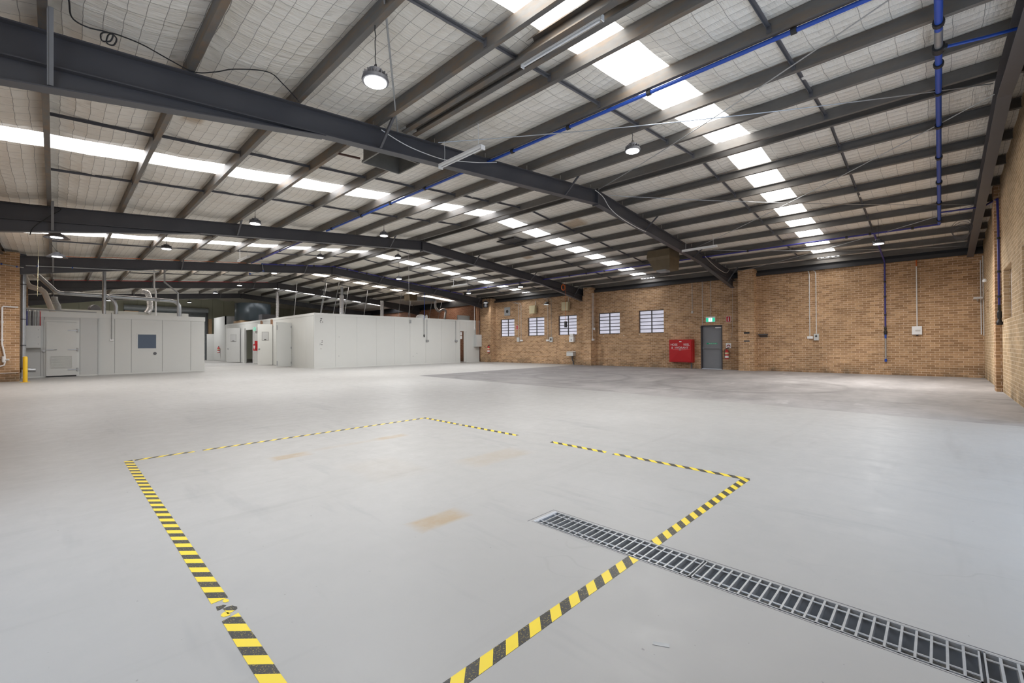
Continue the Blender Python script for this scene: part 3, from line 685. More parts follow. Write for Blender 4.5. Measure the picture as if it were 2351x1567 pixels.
pipe('air_pipe', 'blue air pipe along the top of the third rafter', 'pipe', [(7.3, 24.66, ZB(7.3)+.0), (11.0, 24.66, ZR+.02), (15, 24.66, ZB(15)+.02), (20.4, 24.66, ZB(20.4)+.02)], .035, M['blue_dark'], 10, GB, (.3, .7, 1.2, 1.5, 1.8, 2.2, 2.5, 2.8))
t = pipe('air_pipe', 'pale blue line along the web of the third rafter at the left', 'pipe', [(-.75, 24.62, 4.33), (2.2, 24.62, 4.5), (3.2, 24.62, 4.55)], .016, M['gal'], 8, GB, (.1, .42), M['blue'], 2.0)
pipe('air_pipe', 'short blue and silver drop at the third rafter beside the hanging batten', 'pipe', [(7.3, 24.6, ZB(7.3)+.02), (7.35, 24.6, 5.05), (7.1, 24.6, 4.95), (6.7, 24.6, 4.86)], .022, M['gal'], 8, GB, (.05, .95, 2.9), M['blue'], 2.2)
pipe('air_pipe', 'blue and white pipe end crossing the brick pier at the left edge', 'pipe', [(-1.39, 24.57, 4.31), (-.95, 24.57, 4.25), (-.8, 24.57, 4.24)], .018, M['gal'], 8, GB, (.1, .95), M['blue'], 1.8)

# ---------------------------------------------------------------- ducts and boxes under the roof
t = thing('air_duct', 'grey sheet metal duct box hanging behind the nearest rafter', 'duct', (4.35, 7.9, 4.72), None)
mb = MB(); x0, x1, y0, y1, z1 = 4.27, 5.07, 7.5, 8.22, ZB(4.6)+.1
for (a, b2, c, d) in ((x0, x0+.01, y0, y1), (x1-.01, x1, y0, y1), (x0, x1, y0, y0+.01), (x0, x1, y1-.01, y1)): mb.box(a, b2, c, d, 4.92, z1)
mb.build('casing', M['duct_dark'], t)
MB().box(x0-.02, x1+.02, y0-.03, y0, 4.90, 4.94).box(x0-.02, x1+.02, y1, y1+.03, 4.90, 4.94).box(x0-.03, x0, y0, y1, 4.90, 4.94).box(x1, x1+.03, y0, y1, 4.90, 4.94).build('flange', M['duct_dark'], t)
tag(MB().bar((3.95, 8.62, ZB(3.95)-.03), (4.4, 8.62, ZB(4.4)-.03), .04, .03).build('support_bar', M['rust'], None, (3.95, 8.6, 5)), 'dark red steel angle running to the grey duct box', 'bar')
t = thing('heater_box', 'stained tan tapering duct box hanging behind the right end of the nearest rafter', 'duct', (17.9, 8.3, 4.36))
zt = ZB(17.5)
sec = [(zt, 17.40, 18.35, 7.88, 8.82), (zt-.3, 17.36, 18.35, 7.86, 8.86), (zt-.42, 17.42, 18.35, 7.88, 8.80), (4.36, 17.46, 18.32, 7.9, 8.58)]
mb = MB()
for i in range(3):
    (za, a0, a1, b0, b1), (zc, c0, c1, d0, d1) = sec[i], sec[i+1]
    A = [(a0, b0, za), (a1, b0, za), (a1, b1, za), (a0, b1, za)]; B = [(c0, d0, zc), (c1, d0, zc), (c1, d1, zc), (c0, d1, zc)]
    for q in range(4): mb.face([A[q], A[(q+1) % 4], B[(q+1) % 4], B[q]])
mb.face([(17.46, 7.9, 4.36), (18.32, 7.9, 4.36), (18.32, 8.58, 4.36), (17.46, 8.58, 4.36)])
mb.build('casing', M['tan_box'], t)
MB().box(17.52, 17.95, 8.1, 8.5, 4.28, 4.36).build('outlet', M['gal_grey'], t)
t = thing('air_duct', 'small tan and grey cooler box hanging over the white panel room', 'duct', (18.6, 28.2, 4.6))
MB().box(18.1, 18.75, 27.9, 28.6, 4.62, 5.04).build('casing', M['tan_box'], t); MB().box(18.75, 20.4, 27.9, 28.6, 4.66, 4.90).build('side_panel', M['gal_grey'], t)
tag(MB().box(13.05, 13.8, 12.45, 13.5, ZB(13.4)+.09, ZB(13.4)+.12).build('roof_hatch', M['black'], None, (13.4, 13, ZB(13.4)+.1)), 'dark square opening in the roof lining behind the second rafter', 'hatch')
tag(MB().box(20.3, 20.55, 7.25, 7.3, 4.6, 4.72).build('junction_box', M['cream'], None, (20.4, 7.27, 4.6)), 'small pale junction box beside the right end of the nearest rafter', 'box')
# torn hole in the lining beside the nearest rafter
hp = [(1.62+.13*math.cos(a)*(1+.4*math.sin(3*a)), 7.75+.2*math.sin(a)*(1+.3*math.cos(5*a))) for a in [k*math.pi/9 for k in range(18)]]
tag(MB().prism([(x, y, ZB(x)+.12) for x, y in hp], (0, 0, .004)).build('insulation_tear', M['black'], None, (1.62, 7.75, ZB(1.62)+.12)), 'ragged dark tear in the roof insulation beside the nearest rafter', 'tear')

# ---------------------------------------------------------------- hanging cables
def cable(name, lab, pts, r, mat, cat='cable', group=None, n=6):
    P = [Vector(p) for p in pts]; out = []
    for i in range(len(P)-1):                                      # Catmull-Rom
        a, b2, c, d = P[max(i-1, 0)], P[i], P[i+1], P[min(i+2, len(P)-1)]
        for s in range(6):
            u = s/6; out.append(.5*((2*b2)+(c-a)*u+(2*a-5*b2+4*c-d)*u*u+(3*b2-a-3*c+d)*u**3))
    out.append(P[-1])
    return tag(MB().tube(out, r, n).build(name, mat, None, P[0], smooth=True), lab, cat, group)
def zr(x, d=.08): return ZB(x)+.2-d
cable('cable', 'black cable looping with a small coil under the insulation at the top left', [(0.06, 6.3, 4.893), (0.097, 6.54, 4.896), (0.126, 6.868, 4.899), (0.251, 6.972, 4.909), (0.42, 6.95, 4.925), (0.5, 6.96, 4.9), (0.48, 7.03, 4.84), (0.42, 7.03, 4.84), (0.43, 6.96, 4.9), (0.47, 6.95, 4.925), (0.45, 7.0, 4.86), (0.38, 7.02, 4.84), (0.37, 6.96, 4.89), (0.45, 6.94, 4.925), (0.568, 6.941, 4.937), (0.767, 7.0, 4.955), (1.05, 7.08, 4.93), (1.283, 7.07, 4.89), (1.5, 6.98, 4.95), (1.7, 6.85, 5.02), (2.055, 6.684, 5.067), (2.308, 6.844, 5.07), (2.61, 7.06, 5.02)], .008, M['black'])
cable('cable', 'white cable draped along the nearest rafter behind the hanging batten', [(4.02, 7.08, 5.08), (4.4, 7.08, 4.99), (4.8, 7.08, 4.95), (5.38, 7.08, 4.96), (5.85, 7.08, 5.06), (6.34, 7.08, 5.18), (6.86, 7.08, 5.34)], .008, M['white'])
cable('cable', 'white cable down the face of the nearest rafter just past the ridge', [(10.8, 7.08, 5.7), (11.22, 7.08, 5.6), (11.58, 7.08, 5.36), (12.2, 7.08, 5.19), (13.2, 7.08, 5.08), (13.85, 7.08, 5.05)], .010, M['white'])
cable('cable', 'grey cable sagging along the lower right arm of the nearest rafter', [(19.0, 7.05, 4.95), (19.8, 7.06, 4.75), (20.8, 7.06, 4.58), (21.6, 7.06, 4.55), (22.0, 7.05, 4.75)], .010, M['conduit'])
tag(MB().tube([(2.46, 4.28, ZB(2.46)+.1), (4.36, 7.1, ZB(4.36)-.0)], .012, 6).build('bracing_rod', M['gal_grey'], None, (3, 4.3, 5)), 'thin steel rod dropping past the largest glowing lamp to the nearest rafter', 'rod')
cable('cable', 'black cable drooping across the second rafter at the left edge', [(-1.0, 15.9, ZB(-1)+.0), (-.4, 15.9, ZB(-.4)-.02), (.1, 15.88, ZB(.1)-.05), (-.1, 15.9, 4.5), (-.35, 15.9, 4.2), (-.42, 15.92, 4.0)], .011, M['black'])
cable('cable', 'orange cable along the top of the third rafter', [(.1, 24.7, ZB(.1)+.02), (.9, 24.65, ZB(.9)-.0), (1.6, 24.65, ZB(1.6)+.03), (6, 24.7, ZB(6)+.03), (11, 24.7, ZR+.03)], .012, M['orange'])
cable('cable', 'red cable along the top of the fourth rafter', [(-.2, 33.5, ZB(-.2)+.02), (3, 33.5, ZB(3)+.01), (7, 33.5, ZB(7)+.01), (10.3, 33.5, ZB(10.3)+.02)], .02, M['red'])
cable('cable', 'long thin cord hanging from the second rafter in front of the white room', [(10.3, 15.96, ZB(10.3)-.39), (10.32, 15.96, 3.4)], .005, M['conduit'])
cable('cable', 'thin tan cord beside the wide shaded lamps at the far left', [(-.38, 22.0, ZB(-.4)+.2), (-.40, 22.0, 3.0)], .0035, M['cream'])

# ---------------------------------------------------------------- floor drain grates
G0, G1 = TX0+.006, TX1-.006
gl = ['far', 'middle', 'near']
for k, (ya, yb2) in enumerate(((.985, 2.075), (-.105, .975), (-1.14, -.115))):
    t = thing('drain_grate', 'galvanised floor drain grate, %s section of the row' % gl[k], 'grate', ((G0+G1)/2, ya, 0), 'floor drain grates')
    MB().box(G0, G1, ya, ya+.006, -.032, .002).box(G0, G1, yb2-.006, yb2, -.032, .002).box(G0, G0+.006, ya, yb2, -.032, .002).box(G1-.006, G1, ya, yb2, -.032, .002).build('frame', M['grate'], t)
    n = int((yb2-ya)/.0455); mb = MB()
    for i in range(1, n): yy = ya + (yb2-ya)*i/n; mb.box(G0, G1, yy-.0045, yy+.0045, -.032, .001)
    mb.build('bearing_bars', M['grate'], t)
    for f_ in (.2, .8):
        xx = G0 + (G1-G0)*f_; MB().tube([(xx, ya, -.003), (xx, yb2, -.003)], .0045, 6).build('cross_rod', M['grate'], t)
tag(MB().box(G0-.005, G1+.005, 2.062, 2.09, -.03, .0015).build('end_plate', M['trench'], None, (2.5, 2.07, 0)), 'flat steel plate closing the far end of the drain', 'plate')

# ---------------------------------------------------------------- hazard tape
HT = 'yellow and black hazard tape'
def strip(x0, x1, y0, y1, mat, lab, rag=None):
    mb = MB(); n = 14; long_y = (y1-y0) > (x1-x0); a, b2 = [], []
    for i in range(n+1):
        t_ = i/n; j = lambda s: .0022*noise.noise((x0*9+i*1.7, y0*7+s*5, s))
        e0 = .012*random.uniform(-1, 1) if i in (0, n) else 0
        if long_y:
            yy = y0+(y1-y0)*t_; a.append((x0+j(1), yy+e0, .0006)); b2.append((x1+j(2), yy-e0, .0006))
        else:
            xx = x0+(x1-x0)*t_; a.append((xx+e0, y0+j(1), .0006)); b2.append((xx-e0, y1+j(2), .0006))
    for i in range(n):
        q = [a[i], a[i+1], b2[i+1], b2[i]]; mb.prism(q, (0, 0, .0008))
    tag(mb.build('hazard_tape', mat, None, ((x0+x1)/2, (y0+y1)/2, 0)), lab, 'tape', HT)
strip(.533, .605, 2.56, 6.44, M['tape_a'], 'long striped tape along the left of the floor square, beyond the torn spot')
strip(.533, .605, 1.27, 2.37, M['tape_a'], 'striped tape at the bottom left, nearer than the torn spot')
strip(.61, 2.362, 1.268, 1.336, M['tape_b'], 'striped tape running up to the drain from the bottom of the photo')
strip(2.63, 4.43, 1.268, 1.336, M['tape_b'], 'striped tape beyond the drain out to the right corner')
strip(4.425, 4.50, 1.27, 2.70, M['tape_b'], 'striped tape at the right corner of the far edge')
strip(4.425, 4.50, 2.80, 3.62, M['tape_b'], 'short broken piece of striped tape in the middle of the far edge')
strip(4.425, 4.50, 4.22, 5.44, M['tape_b'], 'piece of striped tape on the far edge left of the bare gap')
strip(4.425, 4.50, 5.50, 6.45, M['tape_b'], 'short striped tape at the farthest corner')
strip(.62, 1.17, 6.38, 6.45, M['tape_b'], 'short striped tape at the left corner')
strip(1.25, 4.42, 6.38, 6.45, M['tape_b'], 'long striped tape along the back left edge')
for i, (cx, cy, r) in enumerate(((.555, 2.49, .022), (.585, 2.44, .03), (.56, 2.41, .018), (.59, 2.535, .016))):
    pts = [(cx+r*random.uniform(.5, 1.2)*math.cos(a), cy+r*1.5*random.uniform(.5, 1.2)*math.sin(a), .0006) for a in [q*math.pi/4 for q in range(8)]]
    tag(MB().prism(pts, (0, 0, .0007)).build('tape_scrap', M['tape_a'], None, (cx, cy, 0)), 'small torn scrap of striped tape in the torn spot, %s' % ['left', 'largest', 'nearest', 'farthest'][i], 'tape', 'torn tape scraps')
tag(MB().prism([(1.735, .872, .0006), (1.757, .878, .0006), (1.788, .822, .0006), (1.766, .812, .0006)], (0, 0, .001)).build('tape_scrap', M['gal_grey'], None, (1.76, .84, 0)), 'small grey scrap of tape alone on the floor in front of the drain', 'tape')

# ---------------------------------------------------------------- left cool room
YA, YB_ = 27.0, 27.22
t = thing('cool_room', 'grey insulated panel cool room at the left with a vented door and a small window', 'room', (2.3, 28, 0))
xs_ = [-.93, -.40, -.29, .78, 1.34, 1.93, 2.51, 3.655, 4.795, 5.385]
for i in range(len(xs_)-1):
    yf = YA if xs_[i+1] <= 1.35 else YB_
    MB().box(xs_[i]+.007, xs_[i+1]-.007, yf, yf+.1, 0.02, 2.56).build('wall_panel', M['panel_grey'] if yf == YA else M['panel'], t)
MB().box(-.93, 1.34, YA+.015, YA+.09, 0.01, 2.56).box(1.34, 5.38, YB_+.015, YB_+.09, .01, 2.56).build('joint_backing', M['seam'], t)
MB().box(5.29, 5.385, YB_+.1, 32.5, .02, 2.56).build('wall_panel', M['panel'], t)
MB().box(-.93, 1.36, YA-.02, YA+.1, 2.54, 2.775).box(1.36, 5.40, YB_-.02, YB_+.1, 2.555, 2.77).build('capping', M['panel_trim'], t)
MB().box(-.93, 5.40, YB_+.1, 32.5, 2.66, 2.76).build('roof_panel', M['panel_trim'], t)
MB().box(-.93, 1.34, YA-.006, YA+.02, 0, .06).box(1.34, 5.385, YB_-.006, YB_+.02, 0, .06).build('base_channel', M['panel_trim'], t)
MB().box(-.93, 4.93, 28.55, 28.65, 2.76, 3.0).box(4.83, 4.93, 28.65, 32.4, 2.76, 3.0).build('upper_fascia', M['panel_trim'], t)
dr = MB().box(-.235, .675, YA-.10, YA-.012, .06, 2.33).build('door', M['panel'], t)
MB().box(-.30, -.235, YA-.03, YA-.003, .03, 2.34).box(.675, .76, YA-.03, YA-.003, .03, 2.34).box(-.30, .76, YA-.03, YA-.003, 2.34, 2.42).build('door_frame', M['panel_trim'], t)
MB().box(-.225, .665, YA-.09, YA-.02, .01, .06).build('door_gasket', M['black'], t)
for z in (.30, 1.16, 1.98):
    MB().box(.40, .70, YA-.125, YA-.10, z-.02, z+.02).tube([(.70, YA-.1, z-.07), (.70, YA-.1, z+.07)], .03, 10).box(.68, .74, YA-.11, YA-.03, z-.05, z+.05).build('hinge', M['gal'], dr)
MB().box(-.24, -.02, YA-.135, YA-.10, 1.135, 1.185).tube([(-.02, YA-.13, 1.16), (.08, YA-.16, 1.165)], .012, 8).lathe((-.30, YA-.09, 1.12), [(.05, 0), (.05, .06)], 12, (0, 1, 0)).build('latch', M['gal'], dr)
lv = MB().box(-.115, -.10, YA-.115, YA-.1, .385, .885).box(.535, .55, YA-.115, YA-.1, .385, .885).box(-.115, .55, YA-.115, YA-.1, .885, .90).box(-.115, .55, YA-.115, YA-.1, .37, .385)
for k in range(13):
    z = .395 + k*.038; lv.prism([(-.10, YA-.102, z), (-.10, YA-.122, z+.004), (-.10, YA-.122, z+.008), (-.10, YA-.102, z+.030)], (.635, 0, 0))
lv.build('vent_louvre', M['panel_trim'], dr)
wn_ = MB().box(2.70, 2.74, YB_-.012, YB_+.01, 1.19, 1.85).box(3.42, 3.46, YB_-.012, YB_+.01, 1.19, 1.85).box(2.70, 3.46, YB_-.012, YB_+.01, 1.85, 1.89).box(2.70, 3.46, YB_-.012, YB_+.01, 1.15, 1.19).build('window_frame', M['panel_trim'], t)
MB().box(2.74, 3.42, YB_-.006, YB_-.002, 1.19, 1.85).build('window_pane', M['glass_dark'], wn_)
MB().lathe((3.375, YB_-.015, .94), [(.07, 0), (.065, .012), (.065, .02)], 18, (0, 1, 0)).build('round_vent', M['dark_steel'], t)
def wallbox_y(name, lab, cat, x0, x1, yf, dep, z0, z1, mat, group=None, extra=None):
    o = thing(name, lab, cat, ((x0+x1)/2, yf, z0), group); e = .006
    MB().box(x0, x1, yf-dep+.012, yf, z0, z1).build('casing', mat, o); MB().box(x0+e, x1-e, yf-dep, yf-dep+.014, z0+e, z1-e).build('cover', mat, o)
    return o
t = wallbox_y('switchboard', 'grey electrical switchboard cabinet with cables on top by the yellow bollard', 'cabinet', -.93, -.39, YA, .30, 1.24, 2.15, M['box_grey'])
for z in (1.4, 1.68, 1.98): MB().lathe((-.46, YA-.302, z), [(.012, 0), (.012, .006)], 8, (0, -1, 0)).build('lock', M['dark_steel'], t)
wallbox_y('power_point', 'white double power point at the end of a grey conduit on the left cool room', 'socket', 1.75, 1.89, YB_, .05, 1.53, 1.61, M['sign_white'])
tag(MB().tube([(1.82, YB_-.03, 1.6), (1.82, YB_-.03, 2.82)], .014, 8).build('conduit', M['gal_grey'], None, (1.82, YB_, 1.6)), 'grey conduit dropping to the power point on the left cool room', 'conduit')
for i in range(7):
    x = -.86 + i*.075
    o = MB().tube([(x, YA-.12, 2.15), (x, YA-.12, 2.55), (x, YA-.06, 2.74), (x, YA+.1, 2.82)], .014 + .008*(i % 2), 8).build('conduit', [M['gal'], M['blue_dark'], M['gal'], M['dark_steel'], M['gal'], M['gal_grey'], M['red']][i], None, (x, YA, 2.15))
    tag(o, '%s cable conduit on top of the grey switchboard, %s from the left' % (['silver', 'navy', 'silver', 'dark', 'silver', 'grey', 'red'][i], ORD[i]), 'conduit', 'conduits above the switchboard')
tag(MB().tube([(-1.0, YA-.04, 2.84), (-.8, YA-.04, 2.84), (1.3, YA-.04, 2.80)], .025, 8).build('conduit', M['gal_grey'], None, (-1, YA, 2.84)), 'grey conduit lying along the top edge of the left cool room', 'conduit')
# pipes above the left cool room
GD = 'ducts above the left cool room'
pipe('dust_duct', 'large shiny duct slanting down and running level across the left cool room roof', 'duct', [(-.75, 27.5, 4.6), (-.1, 27.5, 3.85), (.03, 27.5, 3.68), (.18, 27.5, 3.62), (2.3, 27.5, 3.59), (4.0, 27.5, 3.55), (4.22, 27.5, 3.50), (4.35, 27.5, 3.36), (4.38, 27.5, 3.2), (4.38, 27.5, 2.77)], .085, M['gal'], 14, GD, (3.1, 4.7), M['gal_grey'], 1.12)
pipe('dust_duct', 'straight grey vertical duct rising to the third rafter over the left cool room', 'duct', [(1.57, 27.32, 2.775), (1.57, 27.32, 4.85)], .07, M['gal'], 12, GD)
pipe('dust_duct', 'short curved silver duct bending down beside the straight vertical duct', 'duct', [(1.62, 27.4, 3.62), (1.78, 27.4, 3.5), (1.92, 27.4, 3.35), (1.98, 27.4, 3.15), (1.98, 27.4, 2.77)], .075, M['gal'], 12, GD)
pipe('drain_pipe', 'beige elbowed pipe stepping down behind the grey downpipe', 'pipe', [(-.95, 27.6, 4.5), (-.80, 27.6, 3.95), (-.70, 27.6, 3.82), (-.40, 27.6, 3.72), (-.30, 27.6, 3.62), (-.05, 27.6, 2.77)], .10, M['pipe_beige'], 14, None, (2.2, 3.1), M['pipe_beige'], 1.1)
pipe('pvc_pipe', 'white cranked pipe standing on the left cool room roof', 'pipe', [(3.38, 27.5, 5.0), (3.38, 27.5, 4.15), (3.44, 27.5, 3.98), (3.44, 27.5, 2.77)], .035, M['pvc'], 10)
pipe('cable_tray', 'grey cranked conduit reaching from the third rafter to the left cool room corner', 'conduit', [(3.75, 27.3, 5.05), (3.75, 27.3, 4.42), (4.28, 27.3, 3.94), (4.28, 27.3, 2.77)], .04, M['gal_grey'], 8)
rr = [.105+.010*(i % 2) for i in range(41)]
def flex(lab, pts, r, mat=None):
    P = [Vector(p) for p in pts]; out = []
    for i in range(len(P)-1):
        a, b2, c, d = P[max(i-1, 0)], P[i], P[i+1], P[min(i+2, len(P)-1)]
        for s in range(12):
            u = s/12; out.append(.5*((2*b2)+(c-a)*u+(2*a-5*b2+4*c-d)*u*u+(3*b2-a-3*c+d)*u**3))
    out.append(P[-1])
    return tag(MB().tube(out, [r*(1+.09*(i % 2)) for i in range(len(out))], 12).build('flexible_duct', mat or M['foil'], None, P[0]), lab, 'duct', 'flexible foil ducts')
flex('crinkled silver flexible duct with an open end on the left cool room roof', [(3.0, 28.4, 4.0), (3.22, 28.4, 3.95), (3.3, 28.4, 3.6), (3.32, 28.4, 3.2), (3.2, 28.4, 2.95)], .12)
flex('small dark crumpled flexible duct end between the beige pipe and the shiny duct', [(.0, 28.2, 3.5), (.02, 28.2, 3.3), (.1, 28.2, 3.1), (.12, 28.2, 2.9)], .10, M['gal_grey'])
tag(MB().box(2.5, 3.05, 30.0, 30.4, 2.76, 3.12).build('cardboard_box', M['card'], None, (2.7, 30.2, 2.76)), 'brown carton on the left cool room roof beside the flexible duct', 'box')
t = thing('exhaust_fan', 'dark round fan with pale pipe on the left cool room roof', 'fan', (1.25, 29.6, 2.76))
MB().lathe((1.32, 29.0, 3.06), [(.19, -.12), (.22, -.08), (.22, .08), (.19, .12)], 18, (.5, -1, .2)).build('scroll_housing', M['dark_steel'], t); MB().box(1.1, 1.55, 28.8, 29.2, 2.76, 2.88).build('base', M['dark_steel'], t)
# downpipe, bollard, pvc on the pier
t = pipe('downpipe', 'tall grey downpipe beside the brick pier with an elbow at the foot', 'pipe', [(-.84, 25.45, 4.95), (-.84, 25.45, .75), (-.83, 25.45, .52), (-.76, 25.45, .40), (-.62, 25.45, .38), (-.5, 25.45, .38)], .085, M['gal'], 14, None, (.03, .3, .62, .86), M['dark_steel'], 1.06, .22)
t = thing('bollard', 'short yellow steel bollard in front of the grey switchboard', 'bollard', (-.73, 23.85, 0))
MB().lathe((-.73, 23.85, 0), [(.062, .01), (.062, .90), (.05, .925), (.02, .935)], 16).build('post', M['yellow'], t, smooth=True); MB().box(-.85, -.61, 23.73, 23.97, 0, .012).build('base_plate', M['yellow'], t)
t = pipe('pvc_pipe', 'white pvc waste pipe on the brick pier at the left edge', 'pipe', [(-.93, 24.55, 2.75), (-1.30, 24.55, 2.76), (-1.325, 24.55, 2.72), (-1.325, 24.55, 1.4), (-1.26, 24.55, .98), (-1.25, 24.55, .75), (-1.27, 24.55, .62), (-1.39, 24.55, .57)], .028, M['pvc'], 10, None, (2.4, 2.9), M['pvc'], 1.4)
MB().lathe((-1.28, 24.55, .72), [(.05, 0), (.055, .1), (.05, .22)], 12).tube([(-1.26, 24.55, .8), (-1.15, 24.5, .82)], .03, 10).build('trap', M['pvc'], t)
tag(MB().tube([(-1.39, 24.57, .32), (-.92, 24.57, .32)], .012, 8).build('conduit', M['conduit'], None, (-1.3, 24.57, .32)), 'thin low pipe across the foot of the left brick pier', 'pipe')

# ---------------------------------------------------------------- white panel room
YW, XWL, ZW = 25.2, 10.13, 3.13
t = thing('panel_room', 'long white insulated panel room in the middle with dark marks near its corner', 'room', (15, 26, 0))
xs_ = [10.13, 11.34, 12.66, 13.93, 15.2, 16.36, 17.6, 18.9, 20.21, 20.60, 21.22, 22.5]
for i in range(len(xs_)-1):
    a, b2 = xs_[i], xs_[i+1]
    if a == 20.60: MB().box(a, b2, YW, YW+.1, 2.30, ZW-.13).build('wall_panel', M['panel'], t)
    else: MB().box(a+.0035, b2-.0035, YW, YW+.1, .02, ZW-.13).build('wall_panel', M['panel'], t)
MB().box(10.13, 20.6, YW+.015, YW+.09, .01, ZW-.1).box(21.22, 22.5, YW+.015, YW+.09, .01, ZW-.1).build('joint_backing', M['panel_grey'], t)
ys_ = [YW+.1, 26.4, 27.6, 28.6, 29.9, 31.2, 32.0, 33.4, 35.0, 36.3, 38.1, 39.5, 41.0, 42.4, 43.7]
for i in range(len(ys_)-1):
    a, b2 = ys_[i], ys_[i+1]; z0 = 2.5 if (a, b2) in ((36.3, 38.1), (28.6, 29.9)) else .02
    MB().box(XWL, XWL+.1, a+.005, b2-.005, z0, ZW-.13).build('wall_panel', M['panel'], t)
MB().box(XWL-.015, 22.5, YW-.015, YW+.1, ZW-.14, ZW).box(XWL-.015, XWL+.1, YW+.1, 43.7, ZW-.14, ZW).build('capping', M['panel_trim'], t)
MB().box(11.3, 19.6, YW+.1, 43.7, ZW-.1, ZW-.02).build('roof_panel', M['panel_grey'], t)
MB().box(XWL-.008, XWL+.03, YW-.008, YW+.03, 0, ZW-.13).build('corner_trim', M['panel_trim'], t)
MB().box(XWL-.006, 20.6, YW-.006, YW+.02, 0, .06).box(21.22, 22.5, YW-.006, YW+.02, 0, .06).box(XWL-.006, XWL+.02, YW, 28.6, 0, .06).build('base_channel', M['panel_trim'], t)
# inside of the doorway: brick wall shows through
dj = MB().box(20.58, 20.62, YW-.015, YW+.12, 0, 2.30).box(21.20, 21.24, YW-.015, YW+.12, 0, 2.30).box(20.58, 21.24, YW-.015, YW+.12, 2.30, 2.34).build('door_frame', M['panel_trim'], t)
MB().box(21.0, 21.20, YW+.02, YW+.07, .03, 2.30).tube([(21.18, YW-.02, .2), (21.18, YW-.02, 2.2)], .012, 8).build('door_edge', M['panel'], t)
mk = MB()
for (cx, cz) in ((10.53, 2.71), (10.52, 1.45)):
    for q in range(9):
        a, b2 = cx+random.uniform(-.09, .09), cz+random.uniform(-.13, .13); r = random.uniform(.012, .034)
        mk.box(a-r, a+r, YW-.004, YW, b2-r*.6, b2+r*.6)
for (cx, cz) in ((11.55, 1.78), (11.54, .67), (16.6, .55), (16.9, .75), (10.5, 1.1)): mk.box(cx-.018, cx+.018, YW-.004, YW, cz-.014, cz+.014)
mk.build('screw_holes', M['black'], t)
dr_ = 'door'
# hinged door leaves on the left face
def leaf(y0, y1, x_in, x_out, z1, lab, win, mat, handle_side=0):
    o = thing('door_panel', lab, 'door', ((x_in+x_out)/2, (y0+y1)/2, 0), 'open doors of the white panel rooms')
    p, q = Vector((x_in, y0, 0)), Vector((x_out, y1, 0)); d = q-p; nrm = Vector((d.y, -d.x, 0)).normalized()
    if nrm.y > 0: nrm = -nrm
    mb = MB(); c = (p+q)/2 + Vector((0, 0, (z1+.04)/2)); mb.obox(c, d/2, nrm*.025, (0, 0, (z1-.04)/2)); mb.build('leaf', mat, o)
    if win:
        c = p + d*.48 + nrm*.028 + Vector((0, 0, z1*.71)); u = d.normalized()
        fr_ = MB(); hw, hh = abs(d.length)*.20, z1*.095
        fr_.obox(c, u*(hw+.03), nrm*.006, (0, 0, hh+.03)); w2 = fr_.build('window_frame', M['seam'], o)
        MB().obox(c+nrm*.005, u*hw, nrm*.004, (0, 0, hh)).build('window_pane', M['glass_grey'], w2)
        MB().obox(c+nrm*.012-Vector((0, 0, hh*.85)), u*hw*.35, nrm*.004, (0, 0, .02)).build('window_catch', M['black'], w2)
        c = p + d*.90 + nrm*.05 + Vector((0, 0, z1*.40)); MB().obox(c, u*.06, nrm*.012, (0, 0, .012)).obox(c-nrm*.02, u*.03, nrm*.012, (0, 0, .035)).build('handle', M['gal'], o)
    else:
        for f_, zz in ((.96, z1*.88), (.96, .25), (.03, z1*.9), (.03, z1*.43), (.03, .25)):
            c = p + d*f_ + nrm*.035 + Vector((0, 0, zz)); MB().obox(c, d.normalized()*.02, nrm*.012, (0, 0, .14 if f_ > .5 else .06)).build('bolt', M['gal_grey'], o)
    return o
leaf(28.55, 28.42, 10.09, 9.19, 2.70, 'plain white hinged door panel standing open nearest the room corner', False, M['panel'])
leaf(31.9, 32.35, 10.08, 9.33, 2.72, 'white door with a small window standing open behind the plain panel', True, M['panel'])
leaf(39.2, 40.5, 10.05, 9.50, 2.70, 'farther white door with a small window left of the green exit sign', True, M['panel_grey'])
tag(MB().box(10.0, 10.13, 37.9, 38.2, 0, 2.66).build('door_jamb', M['panel_trim'], None, (10.05, 38, 0)), 'white post at the edge of the far doorway', 'post')
t = thing('exit_sign', 'small green arrow exit sign on the white room wall', 'sign', (10.0, 35.5, 2.4))
MB().box(9.98, 10.125, 35.45, 35.5, 2.36, 2.66).box(10.02, 10.125, 35.2, 35.75, 2.36, 2.66).build('case', M['sign_white'], t)
ar = MB().box(10.008, 10.02, 35.24, 35.71, 2.40, 2.62).build('green_face', M['glow_green'], t)
MB().prism([(10.004, 35.62, 2.49), (10.004, 35.45, 2.49), (10.004, 35.45, 2.44), (10.004, 35.30, 2.51), (10.004, 35.45, 2.58), (10.004, 35.45, 2.53), (10.004, 35.62, 2.53)], (.006, 0, 0)).build('arrow', M['sign_white'], t)
t = thing('defibrillator_cabinet', 'red defibrillator cabinet with a white heart on the white room wall', 'cabinet', (10.0, 34.9, .95))
MB().box(9.85, 10.125, 34.6, 35.2, .95, 1.42).build('casing', M['red'], t); MB().prism([(9.93, 35.12, 1.42), (9.93, 34.9, 1.42), (9.93, 35.12, 1.65)], (.19, 0, 0)).build('sign_flag', M['red'], t)
he = [(9.845, 34.9-.011*16*math.sin(a)**3, 1.2+.011*(13*math.cos(a)-5*math.cos(2*a)-2*math.cos(3*a)-math.cos(4*a))) for a in [2*math.pi*k/24 for k in range(24)]]
MB().prism(he, (.006, 0, 0)).build('heart_symbol', M['sign_white'], t)
tag(MB().tube([(10.08, 36.0, .0), (10.08, 36.0, 2.36)], .03, 8).build('conduit', M['pvc'], None, (10.08, 36, 0)), 'white vertical pipe below the green arrow exit sign', 'pipe')
